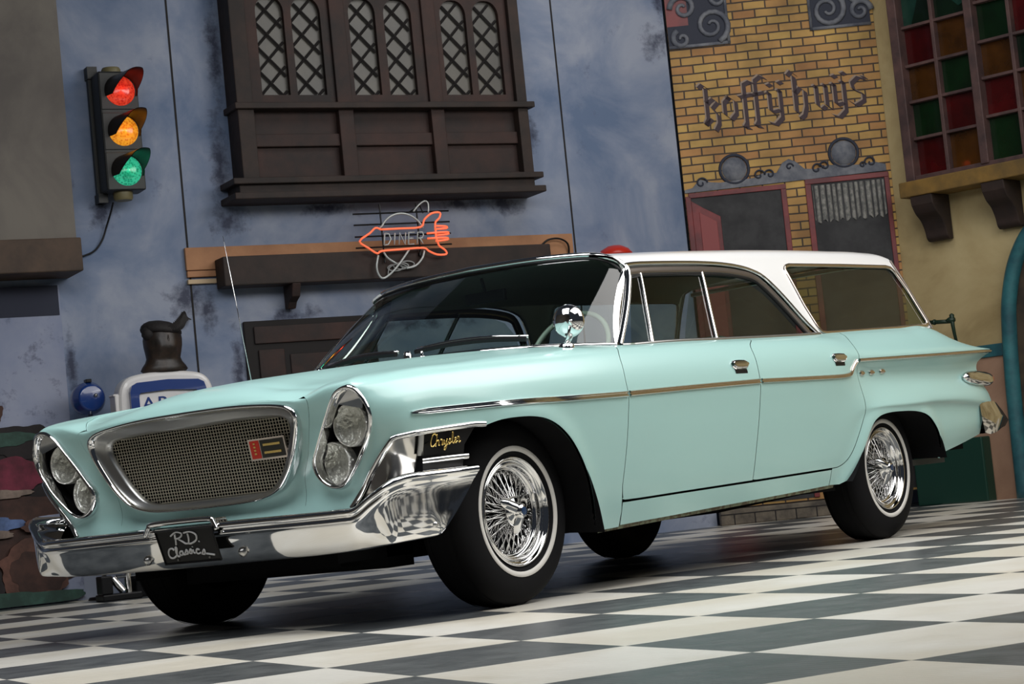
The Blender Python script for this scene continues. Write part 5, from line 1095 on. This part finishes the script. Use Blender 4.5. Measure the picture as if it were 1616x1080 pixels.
def wheel(x, sg, yo):
    def pos(mb): 
        m2 = MB(); m2.v = [(a+x, sg*(b+yo), c) for a, b, c in mb.v]; m2.f = mb.f; return m2
    w = empty('wheel'); w.parent = car; w.matrix_world = Matrix.Translation((x, sg*.78, R)); ORG[w] = (WORLD, Vector((x, sg*.78, R)))
    w.matrix_parent_inverse = Matrix.Identity(4); w.location = Vector((x, sg*.78, R))-ORG[car][1]; w.rotation_euler = (0, 0, 0)
    part(pos(tm), 'tyre', RUBBER, w, smooth=True); part(pos(wm), 'whitewall', WWALL, w, smooth=True)
    part(pos(rm), 'rim', CHROME, w, smooth=True); part(pos(sp), 'spokes', CHROME, w, smooth=True)
    part(pos(hb), 'hub_spinner', CHROME, w, smooth=True); part(pos(badge), 'hub_badge', mat('hub_badge_blue', (.02, .05, .12, 1), .2), w, smooth=True); part(pos(dk), 'brake_drum', MATTE, w)
wheel(0, -1, -.013); wheel(3.099, -1, -.028); wheel(0, 1, -.013); wheel(3.099, 1, -.028)

# -- tail lamps and rear bumper ends
for sg in BOTH:
    tl = MB(); A = []
    for xx, hw, hz, wc in ((3.965, .004, .004, .928), (3.98, .020, .022, .928), (4.03, .030, .034, .925), (4.12, .036, .040, .918), (4.28, .038, .040, .905), (4.36, .032, .034, .895)):
        A.append([(xx, sg*(wc+hw*math.cos(a)), (.772-.03*(xx-3.95))+hz*math.sin(a)) for a in np.linspace(0, 2*PI, 24, endpoint=False)])
    t_ = part(tl.grid(A, closed_v=True), 'tail_lamp', CHROME, smooth=True, fixn=False)
    mb = MB().add([(4.362, sg*(.895+.030*math.cos(a)), .760+.032*math.sin(a)) for a in np.linspace(0, 2*PI, 24, endpoint=False)], [tuple(range(24))])
    mb.lathe([(0, .035), (.018, .030), (.026, .015), (.028, -.01)], (4.37, sg*.895, .760), 'x', 20)
    part(mb, 'tail_lamp_lens', mat('tail_lamp_red', (.35, .03, .015, 1), .15, 0, 1), t_)
    part(MB().add([(x, sg*y, z) for x, y, z in [(4.085, .95, .628), (4.16, .965, .636), (4.26, .955, .636), (4.34, .935, .628), (4.47, .91, .585), (4.60, .885, .532), (4.58, .87, .500), (4.44, .91, .492), (4.30, .935, .470), (4.20, .945, .462), (4.140, .94, .47), (4.10, .95, .54),
          (4.30, .975, .56), (4.20, .978, .55), (4.44, .935, .545), (4.3, .5, .60), (4.42, .5, .58), (4.56, .5, .535), (4.50, .5, .49), (4.30, .5, .47)]],
          [(0, 1, 13), (1, 2, 12, 13), (2, 3, 12), (3, 4, 14, 12), (4, 5, 14), (5, 6, 14), (6, 7, 14), (7, 8, 12, 14), (8, 9, 13, 12), (9, 10, 13), (10, 11, 13), (11, 0, 13), (3, 15, 16, 4), (4, 16, 17, 5), (5, 17, 18, 6), (6, 18, 19, 8, 7)]), 'rear_bumper', CHROME, auto=25)
part(MB().box(4.40, 4.56, -.52, .52, .49, .59), 'rear_bumper', CHROME, bevel=.02)

# -- mirror, wipers, aerial
mr = MB().lathe([(0, .036), (.022, .034), (.044, .026), (.060, .012), (.066, -.004), (.064, -.012), (.056, -.014), (.0, -.014)], (0, 0, 0), 'x', 36)
Rm = Matrix.Rotation(math.radians(196), 4, 'Z') @ Matrix.Rotation(math.radians(4), 4, 'Y')
mr.v = [tuple(Rm @ Vector(p)+Vector((.505, -.835, 1.062))) for p in mr.v]
mirror = part(mr, 'mirror', CHROME, smooth=True)
mb = MB().tube([(.478, -.862, 1.045), (.485, -.84, 1.0), (.490, -.82, .965)], [.006, .006, .007], 8).tube([(.53, -.862, 1.03), (.51, -.84, 1.0), (.497, -.822, .965)], [.006, .006, .007], 8).tube([(.46, -.875, 1.060), (.478, -.862, 1.045), (.50, -.85, 1.05)], .008, 8)
mb.lathe([(0, .022), (.02, .02), (.03, .012), (.032, 0), (.032, -.02)], (.494, -.822, .957), 'z', 20)
part(mb, 'mirror_stalk', CHROME, mirror, smooth=True)
for y0, y1, x1 in ((-.10, -.60, .60), (.42, .0, .45)):
    ys_ = np.linspace(y0, y1, 10)
    def gpt(y, h): 
        a = abs(y); i = int(np.argmin(abs(wb[:, 1]-a))); p = glassG[i, 0]*(1-h)+glassG[i, -1]*h; return (p[0]-.028, y, p[2]+.012)
    wp = part(MB().tube([gpt(y, .085+.035*math.sin(PI*i/9)) for i, y in enumerate(ys_)], .0075, 6), 'wiper', CHROME, smooth=True)
    part(MB().tube([gpt(y, .055+.03*math.sin(PI*i/9)) for i, y in enumerate(ys_)], .010, 5), 'wiper_blade', BLACK, wp)
    part(MB().lathe([(0, .03), (.012, .028), (.018, .01), (.02, -.01)], (gpt(y0, 0)[0]-.02, y0, gpt(y0, 0)[2]-.005), 'z', 16), 'wiper_pivot', CHROME, wp, smooth=True)
part(MB().tube([(.42, .80, .955), (.315, .80, 1.655)], [.0022, .0012], 6).lathe([(0, .03), (.012, .02), (.02, 0), (.02, -.02)], (.42, .80, .955), 'z', 14), 'aerial', CHROME, smooth=True)
part(MB().lathe([(.0, .02), (.006, .018), (.006, 0), (.014, -.002), (.014, -.01)], (.30, -.25, .999), 'z', 12), 'washer_nozzle', CHROME, smooth=True)

# -- cabin
mb = MB(); mb.grid([[(x, y, z-.05*(abs(y)/.8)**3) for x, z in ((.47, .985), (.60, .99), (.80, .985), (.90, .96), (.93, .90), (.92, .72))] for y in np.linspace(-.78, .78, 15)])
part(mb, 'dashboard', INTERL, smooth=True)
part(MB().box(.60, 3.9, -.80, .80, .34, .37), 'cabin_floor', INTER)
sw = MB(); cc = Vector((1.12, -.40, .985)); ax = Vector((-.86, 0, .5)).normalized(); u1 = Vector((0, 1, 0)); u3 = ax.cross(u1)
sw.tube([cc+(u1*math.cos(a)+u3*math.sin(a))*.20 for a in np.linspace(0, 2*PI, 40, endpoint=False)], .011, 8, closed=True)
for a in (0, PI, -PI/2): sw.tube([cc+ax*.03, cc+(u1*math.cos(a)+u3*math.sin(a))*.2], .008, 6)
sw.tube([cc, cc+ax*-.3*-1*-1*.0+Vector((-.25, 0, -.14))], .03, 10)
part(sw, 'steering_wheel', mat('steering_wheel_white', (.45, .5, .46, 1), .3), smooth=True)
for x0, h in ((1.42, .40), (2.42, .42)):
    st = part(MB().box(x0-.05, x0+.50, -.72, .72, .40, .60), 'seat', SEATM, bevel=.05, bseg=3)
    bk_ = MB(); bk_.add([(x0+.38+.10*(z > .6)+dx, y, z) for z in (.58, 1.03 if x0 < 2 else 1.02) for dx, y in ((0, -.70), (.13, -.70), (.13, .70), (0, .70))], [(0, 1, 2, 3), (4, 7, 6, 5), (0, 4, 5, 1), (1, 5, 6, 2), (2, 6, 7, 3), (3, 7, 4, 0)])
    part(bk_, 'seat_back', SEATM, st, bevel=.05, bseg=3)
for sg in BOTH: part(MB().box(.95, 2.5, sg*.80-.015, sg*.80+.015, .40, .955), 'door_lining', INTERL)
part(MB().box(1.09, 1.11, -.11, .11, 1.26, 1.31).tube([(1.10, 0, 1.31), (1.08, 0, 1.37)], .008, 6), 'rear_view_mirror', BLACK, bevel=.006)
